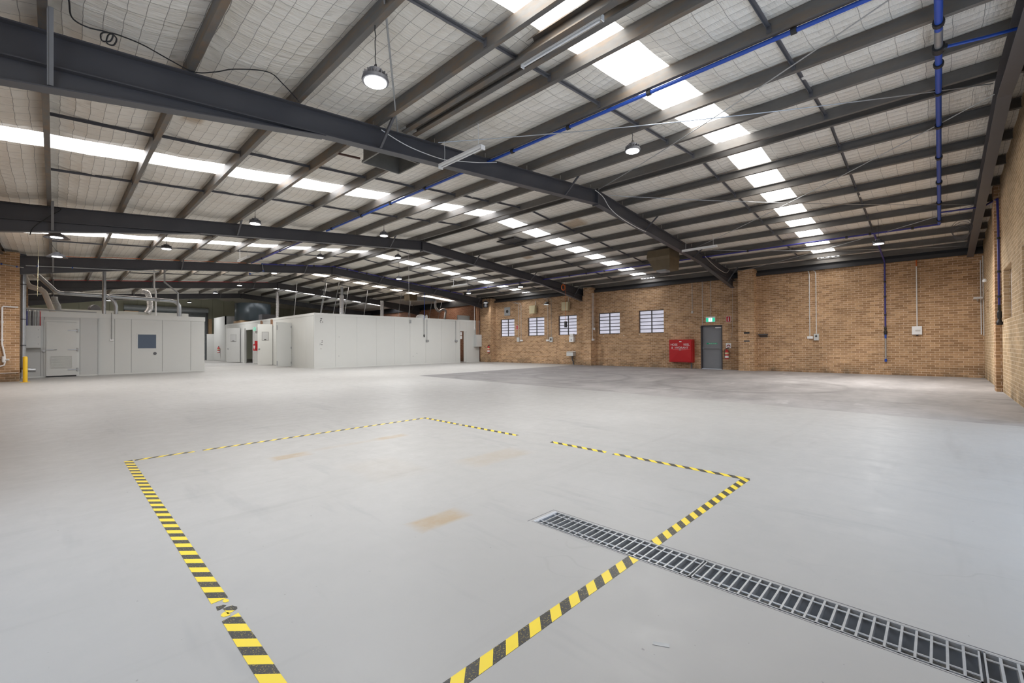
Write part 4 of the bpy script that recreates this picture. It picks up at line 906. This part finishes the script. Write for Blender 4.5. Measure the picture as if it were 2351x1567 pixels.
for i, y in enumerate((34.2, 32.1)):
    tag(MB().box(10.07, 10.13, y-.14, y+.14, 2.62, 3.05).build('pipe_stub', M['copper'], None, (10.1, y, 2.62)), 'copper coloured bracket high on the white room wall, %s one' % ('left' if i == 0 else 'right'), 'bracket', 'copper brackets on the white room')
# rear block by the roller door
t = thing('panel_room', 'small grey panel enclosure at the far back beside the roller door', 'room', (10.5, 45.5, 0))
MB().box(10.1, 10.2, 43.72, 47.5, .02, 3.85).build('wall_panel', M['panel_grey'], t); MB().box(9.55, 10.1, 47.4, 47.5, .02, 2.4).build('side_panel', M['panel_grey'], t); MB().box(10.1, 13, 43.72, 43.82, 3.05, 3.85).build('end_panel', M['panel_grey'], t)
tag(MB().box(10.28, 10.52, 50.2, 50.6, 0, 3.9).build('timber_post', M['wood'], None, (10.4, 50.4, 0)), 'brown timber post between the roller door and the far grey enclosure', 'post')
def extinguisher(x, y, z, h, lab, ax=(-1, 0, 0)):
    t = thing('fire_extinguisher', lab, 'fire extinguisher', (x, y, z), 'fire extinguishers'); r = h*.155; a = Vector(ax)
    MB().lathe((x, y, z), [(r*.9, 0), (r, .02), (r, h*.62), (r*.75, h*.74), (r*.3, h*.80), (r*.28, h*.86)], 18).build('cylinder', M['red'], t, smooth=True)
    MB().box(x-r*.3, x+r*.3, y-r*.9, y+r*.4, h*.86+z, h*.92+z).bar((x, y-r*1.0, z+h*.97), (x, y+r*.3, z+h*.9), r*.35, .012).build('valve_head', M['black'], t)
    MB().tube([(x, y+r*.4, z+h*.88), (x+a.x*.0, y+r*1.15, z+h*.80), (x, y+r*1.2, z+h*.5), (x, y+r*1.1, z+h*.12)], r*.14, 8).build('hose', M['black'], t)
    MB().lathe((x, y, z+h*.08), [(r*1.02, 0), (r*1.02, h*.20)], 18).build('label_band', M['sign_white'], t); MB().lathe((x, y, z+h*.40), [(r*1.02, 0), (r*1.02, h*.16)], 18).build('instruction_band', M['cream'], t)
    return t
extinguisher(22.9, 7.50, .53, .56, 'red fire extinguisher on the brick wall right of the grey door')
extinguisher(22.38, 24.05, .72, .60, 'red fire extinguisher on the brick pier right of the white panel room')
extinguisher(9.98, 45.3, .72, .62, 'red fire extinguisher on the far grey enclosure near the roller door')
# items on the white front
t = thing('switchboard', 'pale grey distribution box fed by copper pipes at the right end of the white room', 'cabinet', (22.3, YW, 1.15))
MB().box(21.95, 22.49, YW-.28, YW-.012, 1.15, 2.06).build('casing', M['box_grey'], t); MB().box(21.97, 22.47, YW-.295, YW-.28, 1.17, 2.04).build('cover', M['box_grey'], t)
for i, x in enumerate((22.08, 22.18, 22.28)):
    tag(MB().tube([(x, YW-.14, 2.06), (x, YW-.14, 4.55), (x+.05, YW-.2, 4.7)], .03, 8).build('conduit', M['copper'], None, (x, YW, 2.06)), 'copper brown pipe rising from the pale distribution box, %s of three' % ['left', 'middle', 'right'][i], 'pipe', 'copper pipes above the distribution box')
t = thing('pendant_conduit', 'thin white pipe ending in a socket left of the copper pipes', 'pipe', (21.75, YW-.3, 2.4))
MB().tube([(21.75, YW-.3, 2.55), (21.75, YW-.3, 5.0)], .015, 8).build('pipe', M['pvc'], t); MB().lathe((21.75, YW-.3, 2.4), [(.05, 0), (.05, .12), (.02, .18)], 12).build('socket', M['pvc'], t)
t = thing('notice', 'two white notices one above the other at the white room doorway', 'sign', (20.72, YW+.14, 1.75))
MB().box(20.63, 20.90, YW+.11, YW+.12, 2.0, 2.26).build('upper_sheet', M['sign_white'], t); MB().box(20.63, 20.90, YW+.11, YW+.12, 1.72, 1.96).build('lower_sheet', M['sign_white'], t)
for i, (x, z0, lab) in enumerate(((17.70, 1.58, 'left'), (20.20, 1.58, 'right'))):
    t = thing('power_point', 'grey socket hanging on a conduit on the white room front, %s one' % lab, 'socket', (x, YW, z0), 'sockets on the white room front')
    MB().box(x-.08, x+.12, YW-.09, YW, z0-.06, z0+.07).build('socket_box', M['gal_grey'], t); MB().tube([(x, YW-.025, z0+.05), (x, YW-.025, 3.05)], .014, 8).build('conduit', M['gal_grey'], t)
t = thing('air_hose', 'blue and black air line dropping over the white room front edge', 'hose', (17.45, YW-.05, 1.85))
MB().tube([(17.45, YW-.06, 3.0), (17.47, YW-.06, 5.0)], .016, 8).build('pipe', M['blue'], t); MB().tube([(17.45, YW-.05, 3.0), (17.45, YW-.05, 2.0)], .02, 8).build('grey_hose', M['gal_grey'], t); MB().lathe((17.45, YW-.05, 1.82), [(.02, 0), (.05, .08), (.03, .2)], 10).build('nozzle', M['black'], t)
t = thing('roof_vent', 'white domed ventilator on the roof edge of the white room', 'vent', (17.7, 25.9, ZW))
MB().lathe((17.7, 25.9, ZW), [(.36, 0), (.36, .02), (.33, .14), (.24, .24), (.1, .29), (.01, .30)], 20).build('dome', M['pvc'], t, smooth=True)
MB().lathe((17.98, 25.68, ZW+.10), [(.15, 0), (.17, .02), (.17, .05)], 14, (.6, -1, 0)).build('opening_ring', M['pvc'], t)
t = thing('hanging_control', 'thin cable with a small grey switch against the white room top edge', 'cable', (16.36, YW-.1, 2.75))
MB().tube([(16.2, YW-.1, ZB(16.2)+.2), (16.2, YW-.1, 5.0), (16.3, YW-.1, 3.1), (16.36, YW-.08, 2.95)], .007, 6).build('cable', M['conduit'], t); MB().box(16.32, 16.40, YW-.11, YW-.05, 2.74, 2.95).build('switch', M['gal_grey'], t)
# hanger straps holding the white room ceiling
HG = 'slanting ceiling hangers over the white room'
for i, (xa, xb, y, c) in enumerate(((12.45, 12.95, 30.0, 0), (11.6, 12.05, 28.0, 0), (12.85, 13.35, 29.0, 0), (14.1, 14.5, 30, 0), (15.55, 15.95, 30, 0), (17.45, 17.85, 28.5, 0), (18.6, 19.05, 29, 0), (20.2, 20.6, 28.5, 0), (21.4, 21.9, 29, 0), (11.3, 11.55, 31.5, 0))):
    tag(MB().bar((xa, y, ZW-.02), (xb, y+.1, ZB(xb)+.0), .035, .01, (0, 1, 0)).build('ceiling_hanger', M['gal'], None, (xa, y, ZW)), 'slanting steel hanger above the white room, %s from its left' % ORD[[1, 2, 3, 4, 5, 6, 7, 8, 9, 0][i]] if True else '', 'hanger', HG)
rr_ = lambda x, y, z0, z1, lab, r=.11: flex(lab, [(x, y, z0), (x+.02, y, (z0+z1)/2), (x+.01, y, z1)], r)
rr_(13.0, 28.0, ZW-.02, 4.55, 'tall white flexible duct standing left of centre on the white room roof', .13)
rr_(15.9, 28.0, ZW-.02, 4.4, 'white flexible duct standing mid way along the white room roof', .11)
rr_(10.9, 33.5, ZW-.02, 5.1, 'thin white duct rising from the left end of the white room roof', .09)
tag(MB().tube([(13.03, 28, 4.5), (13.03, 28, 5.1)], .09, 10).build('duct_collar', M['gal'], None, (13, 28, 4.5)), 'silver collar above the tall white flexible duct', 'duct')
flex('bent silver flexible duct hooking down at the right end of the white room roof', [(20.6, 28.2, 4.75), (20.65, 28.2, 4.2), (20.95, 28.2, 3.95), (21.35, 28.2, 4.1), (21.6, 28.2, 4.0), (21.55, 28.2, 3.6), (21.5, 28.2, 3.12)], .085)
t = thing('storage_tank', 'dark shiny sheet metal cylinder on the roof of the far rooms', 'tank', (12.0, 40.5, 3.2))
MB().lathe((11.45, 40.9, 3.35), [(1.28, 0), (1.30, .04), (1.30, 1.38), (1.27, 1.42)], 48).build('shell', M['tank'], t, smooth=True); MB().box(10.3, 12.6, 40.0, 42.0, ZW-.01, 3.35).build('base', M['wood'], t)
tag(MB().box(10.5, 11.4, 35.4, 36.2, ZW-.02, 3.6).build('crate', M['dark_steel'], None, (10.9, 35.8, ZW)), 'dark grey crate on the white room roof right of the shiny cylinder', 'crate')
tag(MB().box(11.0, 13.2, 30.9, 31.6, ZW-.02, 3.28).build('timber_board', M['wood'], None, (12, 31.2, ZW)), 'timber board lying on the white room roof behind its corner', 'board')
tag(MB().box(13.6, 14.6, 33.0, 33.8, ZW-.02, 3.62).build('storage_bin', M['blue_dark'], None, (14, 33.4, ZW)), 'small dark blue bin on the white room roof', 'bin')
tag(MB().box(21.2, 22.4, 26.2, 26.25, ZW-.02, 3.55).build('panel_offcut', M['panel'], None, (21.8, 26.2, ZW)), 'white panel offcut standing on the white room roof beside the brick pier', 'panel')

# ---------------------------------------------------------------- items on the long brick wall
XF = XW-.004
def wbox(name, lab, cat, y0, y1, z0, z1, dep, mat, group=None, cover=None):
    o = thing(name, lab, cat, (XW, (y0+y1)/2, z0), group)
    MB().box(XW-dep+.012, XW, y0, y1, z0, z1).build('casing', mat, o); MB().box(XW-dep, XW-dep+.013, y0+.008, y1-.008, z0+.008, z1-.008).build('cover', cover or mat, o)
    return o
def drop(lab, y, z0, z1, mat=None, r=.013, bend=None, group='conduits on the long brick wall', cat='conduit', x=None):
    x = x or XW-.03; pts = [(x, y, z0), (x, y, z1)]
    if bend: pts += [(x, y+bend*.15, z1+.12), (x, y+bend, z1+.22)]
    return tag(MB().tube(pts, r, 8).build('conduit', mat or M['conduit'], None, pts[0]), lab, cat, group)
# hose reel cabinet
t = thing('hose_reel_cabinet', 'red hose reel and hydrant cabinet on the brick wall left of the grey door', 'cabinet', (XW, 9.72, .32))
MB().box(XW-.30, XW, 9.12, 10.34, .32, 1.50).build('casing', M['red'], t)
dd = XW-.335; cy, cz = 9.72, .93
dm = MB(); A = [(9.16, .36), (10.30, .36), (10.30, 1.46), (9.16, 1.46)]
P = lambda y, z, x=dd: (x, y, z)
dm.prism([P(9.16, .36), P(10.30, .36), P(10.30, 1.46), P(9.16, 1.46)], (.035, 0, 0)); dd2 = dd-.001
dm.face([P(10.30, .36, dd2), P(9.16, .36, dd2), P(cy, cz, dd-.035)]); dm.face([P(10.30, .36, dd2), P(cy, cz, dd-.035), P(10.3, 1.0, dd2)]); dm.face([P(9.16, .36, dd2), P(9.16, 1.0, dd2), P(cy, cz, dd-.035)]); dm.face([P(10.3, 1.0, dd2), P(cy, cz, dd-.035), P(9.16, 1.0, dd2), P(cy, 1.03, dd2)])
do = dm.build('door', M['red'], t)
MB().box(dd-.05, dd-.01, cy-.05, cy+.05, .945, .985).build('handle', M['gal'], do); MB().box(dd-.008, dd, cy-.06, cy+.06, 1.375, 1.41).build('maker_plate', M['sign_white'], do)
for s, y, z in (('HOSE', 10.06, 1.235), ('REEL', 9.40, 1.235), ('&', 10.16, 1.07), ('HYDRANT', 9.66, 1.07)): text('lettering', s, .15, (dd-.004, y, z), M['sign_white'], t)
tag(MB().tube([(XW-.08, 9.25, 0), (XW-.08, 9.25, .33)], .04, 10).build('supply_pipe', M['dark_steel'], None, (XW-.08, 9.25, 0)), 'short dark pipe under the red cabinet', 'pipe')
# exit sign over the door
t = thing('exit_sign', 'green and white running man exit sign above the grey door', 'sign', (XW, 8.28, 2.38))
MB().box(XW-.06, XW, 8.06, 8.52, 2.36, 2.64).build('case', M['sign_white'], t)
MB().box(XW-.064, XW-.06, 8.08, 8.50, 2.38, 2.58).build('green_face', M['glow_green'], t)
MB().box(XW-.067, XW-.064, 8.20, 8.38, 2.385, 2.575).build('white_panel', M['glow_white'], t)
rm = MB(); x = XW-.070
rm.lathe((x, 8.30, 2.545), [(.016, 0), (.016, .003)], 10, (1, 0, 0)).bar((x, 8.30, 2.525), (x, 8.285, 2.46), .006, .022, (1, 0, 0)).bar((x, 8.285, 2.46), (x, 8.25, 2.43), .006, .014, (1, 0, 0)).bar((x, 8.285, 2.46), (x, 8.315, 2.40), .006, .014, (1, 0, 0)).bar((x, 8.30, 2.52), (x, 8.255, 2.49), .006, .011, (1, 0, 0)).bar((x, 8.30, 2.52), (x, 8.335, 2.48), .006, .011, (1, 0, 0))
rm.build('running_man', M['green'], t)
def sign(lab, y0, y1, z0, z1, x=XW):
    t = thing('fire_sign', lab, 'sign', (x, (y0+y1)/2, z0), 'fire extinguisher signs')
    MB().box(x-.004, x, y0, y1, z0, z1).build('plate', M['sign_white'], t); MB().box(x-.006, x-.004, y0+.012, y1-.012, z0+.012, z1-.012).build('red_field', M['red'], t)
    ym = (y0+y1)/2; h = z1-z0
    MB().box(x-.008, x-.006, ym-.018, ym+.018, z0+h*.18, z0+h*.68).box(x-.008, x-.006, ym-.008, ym+.008, z0+h*.68, z0+h*.80).box(x-.008, x-.006, ym-.03, ym+.01, z0+h*.74, z0+h*.82).build('pictogram', M['sign_white'], t)
sign('red fire extinguisher sign right of the exit sign over the grey door', 7.35, 7.56, 2.34, 2.62)
sign('small faded red sign right of the farthest window', 21.62, 21.86, 2.38, 2.66)
t = thing('warning_sign', 'white square sign with a red arch above the extinguisher by the grey door', 'sign', (XW, 7.46, 1.08))
MB().box(XW-.005, XW, 7.34, 7.58, 1.06, 1.30).build('plate', M['sign_white'], t)
am = MB(); pa = arc((XW-.007, 7.46, 1.13), .095, 0, math.pi, 10, (0, 1, 0), (0, 0, 1)); pb_ = arc((XW-.007, 7.46, 1.13), .055, math.pi, 0, 10, (0, 1, 0), (0, 0, 1)); am.prism(pa+pb_, (.003, 0, 0)); am.box(XW-.007, XW-.004, 7.40, 7.52, 1.085, 1.11)
am.build('red_arch', M['red_dark'], t)
drop('thin conduit ending in a small box left of the door conduit', 9.21, 2.95, 4.45); wbox('junction_box', 'small square box at the end of the thin conduit between window and door', 'box', 9.16, 9.26, 2.86, 2.97, .06, M['conduit'])
drop('thin conduit running down to the top of the grey door frame', 8.69, 2.21, 4.45); drop('thin conduit dropping to the exit sign over the grey door', 8.28, 2.64, 4.45)
tag(MB().tube([(XW-.02, 7.24, 4.1), (XW-.02, 7.27, 1.9), (XW-.02, 7.32, 1.58)], .005, 6).build('cable', M['conduit'], None, (XW-.02, 7.24, 4)), 'thin loose cable hanging beside the brick pier right of the grey door', 'cable')
t = thing('wall_slots', 'dark brick-sized vent opening in the brick pier', 'vent', (XW-.52, 6.5, 1.4)); MB().box(XW-.524, XW-.515, 6.36, 6.6, 1.73, 1.815).build('upper_slot', M['black'], t); MB().box(XW-.524, XW-.515, 6.36, 6.6, 1.36, 1.42).build('lower_slot', M['dark_steel'], t)
t = thing('wall_shelf', 'small dark steel bracket shelf right of the brick pier', 'shelf', (XW, 5.87, 1.58)); MB().box(XW-.22, XW, 5.72, 6.08, 1.68, 1.72).build('top', M['dark_steel'], t); MB().prism([(XW-.2, 5.74, 1.68), (XW, 5.74, 1.68), (XW, 5.74, 1.56)], (0, .32, 0)).build('bracket', M['dark_steel'], t)
drop('left conduit of the pair on the right brick bay', 4.08, 1.56, 4.3, M['pvc'], .016, .15); drop('right conduit of the pair on the right brick bay', 3.84, 1.62, 4.28, M['pvc'], .016, .18)
wbox('power_point', 'white double power point on the right brick bay', 'socket', 3.97, 4.18, 1.47, 1.58, .05, M['sign_white'])
t = wbox('isolator_switch', 'grey isolator switch with a dark knob on the right brick bay', 'switch', 3.75, 3.93, 1.40, 1.68, .09, M['box_grey']); MB().lathe((XW-.09, 3.84, 1.58), [(.04, 0), (.035, .03)], 12, (-1, 0, 0)).build('knob', M['black'], t)
tag(MB().tube([(XW-.04, 3.86, 4.5), (XW-.04, 4.25, 4.55)], .014, 8).build('conduit', M['orange'], None, (XW, 4, 4.5)), 'short orange conduit at the top of the white conduit pair', 'conduit')
drop('white conduit down to the white square box on the right brick bay', .61, 1.86, 4.25, M['pvc'], .018); tag(MB().tube([(XW-.03, .61, 4.2), (XW-.03, .61, 4.46), (XW-.03, .75, 4.5)], .022, 8).build('conduit', M['orange'], None, (XW, .61, 4.2)), 'short orange conduit above the white square box', 'conduit')
t = wbox('control_box', 'white square control box low on a conduit on the right brick bay', 'box', .47, .76, 1.58, 1.90, .14, M['sign_white']); MB().box(XW-.145, XW-.14, .52, .66, 1.70, 1.76).build('sticker', M['conduit'], t); MB().lathe((XW-.07, .61, 1.53), [(.03, 0), (.04, .05)], 10).build('gland', M['black'], t)
drop('pale conduit in the corner beside the gable wall', -1.08, 1.55, 4.2, M['pvc'], .016)
t = thing('wall_lamp', 'small pale wall light on a bracket near the right corner', 'lamp', (XW, -1.0, 2.75)); MB().bar((XW, -1.0, 2.76), (XW-.35, -.98, 2.80), .04, .03).build('arm', M['conduit'], t); MB().prism([(XW-.62, -1.1, 2.80), (XW-.2, -1.1, 2.80), (XW-.25, -1.1, 2.86), (XW-.55, -1.1, 2.86)], (0, .22, 0)).build('head', M['sign_white'], t)
# far bays
for i, (y, lab) in enumerate(((21.55, 'left'), (21.32, 'right'))): drop('%s conduit of the bent pair beside the farthest window' % lab, y, 1.65, 4.1, None, .014, .6)
wbox('isolator_switch', 'grey switch box under the bent conduits beside the farthest window', 'switch', 21.48, 21.70, 1.50, 1.80, .1, M['box_grey']); wbox('power_point', 'white power point under the bent conduits beside the farthest window', 'socket', 21.18, 21.42, 1.52, 1.64, .06, M['sign_white'])
for i, (y, lab) in enumerate(((18.87, 'left'), (18.59, 'right'))): drop('%s conduit of the bent pair between the second and third farthest windows' % lab, y, 1.65, 4.25, None, .014, .5)
wbox('power_point', 'white power point between the second and third farthest windows', 'socket', 18.78, 19.02, 1.50, 1.62, .06, M['sign_white']); t = wbox('isolator_switch', 'white and black switch between the second and third farthest windows', 'switch', 18.45, 18.70, 1.45, 1.78, .1, M['box_grey']); MB().box(XW-.112, XW-.1, 18.52, 18.62, 1.55, 1.70).build('toggle', M['black'], t)
t = thing('wall_lamp', 'small conical wall light above the third farthest window side', 'lamp', (XW, 18.85, 3.95)); MB().lathe((XW-.22, 18.85, 3.95), [(.20, 0), (.19, .02), (.08, .10), (.06, .18)], 16).build('shade', M['gal_grey'], t); MB().lathe((XW-.22, 18.85, 3.93), [(.15, 0), (.15, .02)], 16).build('diffuser', M['glow_white'], t); MB().box(XW-.2, XW, 18.8, 18.9, 4.05, 4.12).build('bracket', M['dark_steel'], t)
for i, (y, z, lab) in enumerate(((20.05, 3.68, 'second farthest'), (17.25, 3.72, 'third farthest'))):
    t = thing('wall_speaker', 'cream box speaker above the %s window' % lab, 'speaker', (XW, y, z), 'cream speakers on the brick wall')
    MB().prism([(XW-.32, y-.24, z-.26), (XW-.32, y+.24, z-.26), (XW-.30, y+.26, z+.28), (XW-.30, y-.26, z+.28)], (.22, 0, 0)).build('casing', M['cream'], t); MB().box(XW-.10, XW, y-.08, y+.08, z-.05, z+.30).build('bracket', M['dark_steel'], t); MB().lathe((XW-.33, y, z-.10), [(.03, 0), (.03, .012)], 10, (1, 0, 0)).build('badge', M['conduit'], t)
    drop('thin conduit above the cream speaker over the %s window' % lab, y-.12, z+.3, 4.3, M['pvc'])
t = thing('exhaust_fan', 'square grey vent plate with a round dark hole above the farthest window', 'vent', (XW, 22.7, 3.7)); MB().box(XW-.03, XW, 22.42, 23.0, 3.42, 4.02).build('plate', M['gal_grey'], t); MB().lathe((XW-.035, 22.70, 3.72), [(.12, 0), (.12, .006)], 18, (1, 0, 0)).build('hole', M['black'], t)
t = thing('soap_dispenser', 'white towel dispenser at the lower corner of the third farthest window', 'dispenser', (XW, 16.8, 1.4)); MB().box(XW-.2, XW, 16.66, 17.0, 1.45, 1.80).build('body', M['sign_white'], t); MB().box(XW-.17, XW, 16.70, 16.98, 1.82, 1.96).build('top_box', M['pvc'], t); MB().box(XW-.206, XW-.2, 16.80, 16.86, 1.53, 1.60).build('window', M['black'], t)
t = thing('wash_basin', 'small grey basin with pipe low on the brick wall left of the second pier', 'basin', (XW, 16.85, 0)); MB().box(XW-.32, XW, 16.62, 17.12, .55, .78).build('bowl', M['box_grey'], t); MB().tube([(XW-.12, 16.82, .55), (XW-.12, 16.82, .3), (XW-.06, 16.78, .2), (XW-.06, 16.78, 0)], .04, 8).build('waste_pipe', M['dark_steel'], t); MB().tube([(XW-.05, 17.3, .82), (XW-.05, 16.6, .82)], .018, 8).build('tap_pipe', M['gal'], t)
for i, (x, z0, lab) in enumerate(((22.66, 1.6, 'left'), (22.80, 2.25, 'right'))):
    tag(MB().tube([(x, 15.11, z0), (x, 15.11, 4.4)], .015, 8).build('conduit', M['pvc'], None, (x, 15.11, z0)), '%s conduit on the shaded side of the second brick pier' % lab, 'conduit', 'conduits on the second pier')
tag(MB().box(22.58, 22.80, 15.07, 15.13, 1.50, 1.62).build('power_point', M['sign_white'], None, (22.7, 15.1, 1.5)), 'white power point low on the side of the second brick pier', 'socket'); tag(MB().box(22.74, 22.88, 15.07, 15.13, 2.15, 2.28).build('light_switch', M['sign_white'], None, (22.8, 15.1, 2.15)), 'white switch above the power point on the second brick pier', 'switch')
t = thing('hose_pendant', 'black control pendant hanging from an orange coil in front of a window', 'pendant', (20.65, 15.6, 2.3))
MB().tube([(20.66, 15.62, ZB(20.66)), (20.65, 15.62, 2.62)], .008, 6).build('cord', M['orange'], t); MB().tube(arc((20.45, 15.62, 4.58), .16, 0, 2*math.pi, 18, (1, 0, 0), (0, 0, 1)), .03, 8, False).build('coil', M['orange'], t); MB().box(20.58, 20.72, 15.56, 15.66, 2.27, 2.62).build('handset', M['black'], t)
for i, (y, z) in enumerate(((13.2, 1.78), (14.55, 1.78), (12.2, 1.8), (6.98, 2.2))):
    tag(MB().lathe((XW-.03, y, z), [(.02, 0), (.02, .03)], 8, (1, 0, 0)).build('wall_anchor', M['sign_white'], None, (XW, y, z)), 'small white plug in the brick wall, %s' % ['under the right of the fourth window', 'under the left of the fourth window', 'under the left of the nearest window', 'above the extinguisher'][i], 'plug', 'wall plugs')
# gable wall fittings
tag(MB().tube([(22.6, YG+.03, 1.5), (22.6, YG+.03, 4.3)], .016, 8).build('conduit', M['conduit'], None, (22.6, YG, 1.5)), 'pale conduit on the gable wall beside the corner', 'conduit')
tag(MB().lathe((20.9, YG+.08, 3.22), [(.05, 0), (.06, .05), (.03, .1)], 12).build('sensor', M['sign_white'], None, (20.9, YG, 3.22)), 'tiny white sensor on the gable wall above the old window', 'sensor')
t = thing('wire_coil', 'loose coil of dark wire hanging under the roof at the right corner', 'coil', (18.6, -.5, 4.5))
for q in range(4): MB().tube(arc((18.5+.12*q, -.5, 4.62-.03*q), .26-.02*q, 0, 2*math.pi, 20, (.5, .85, 0), (0, 0, 1)), .006, 5, False).build('loop', M['dark_steel'], t)
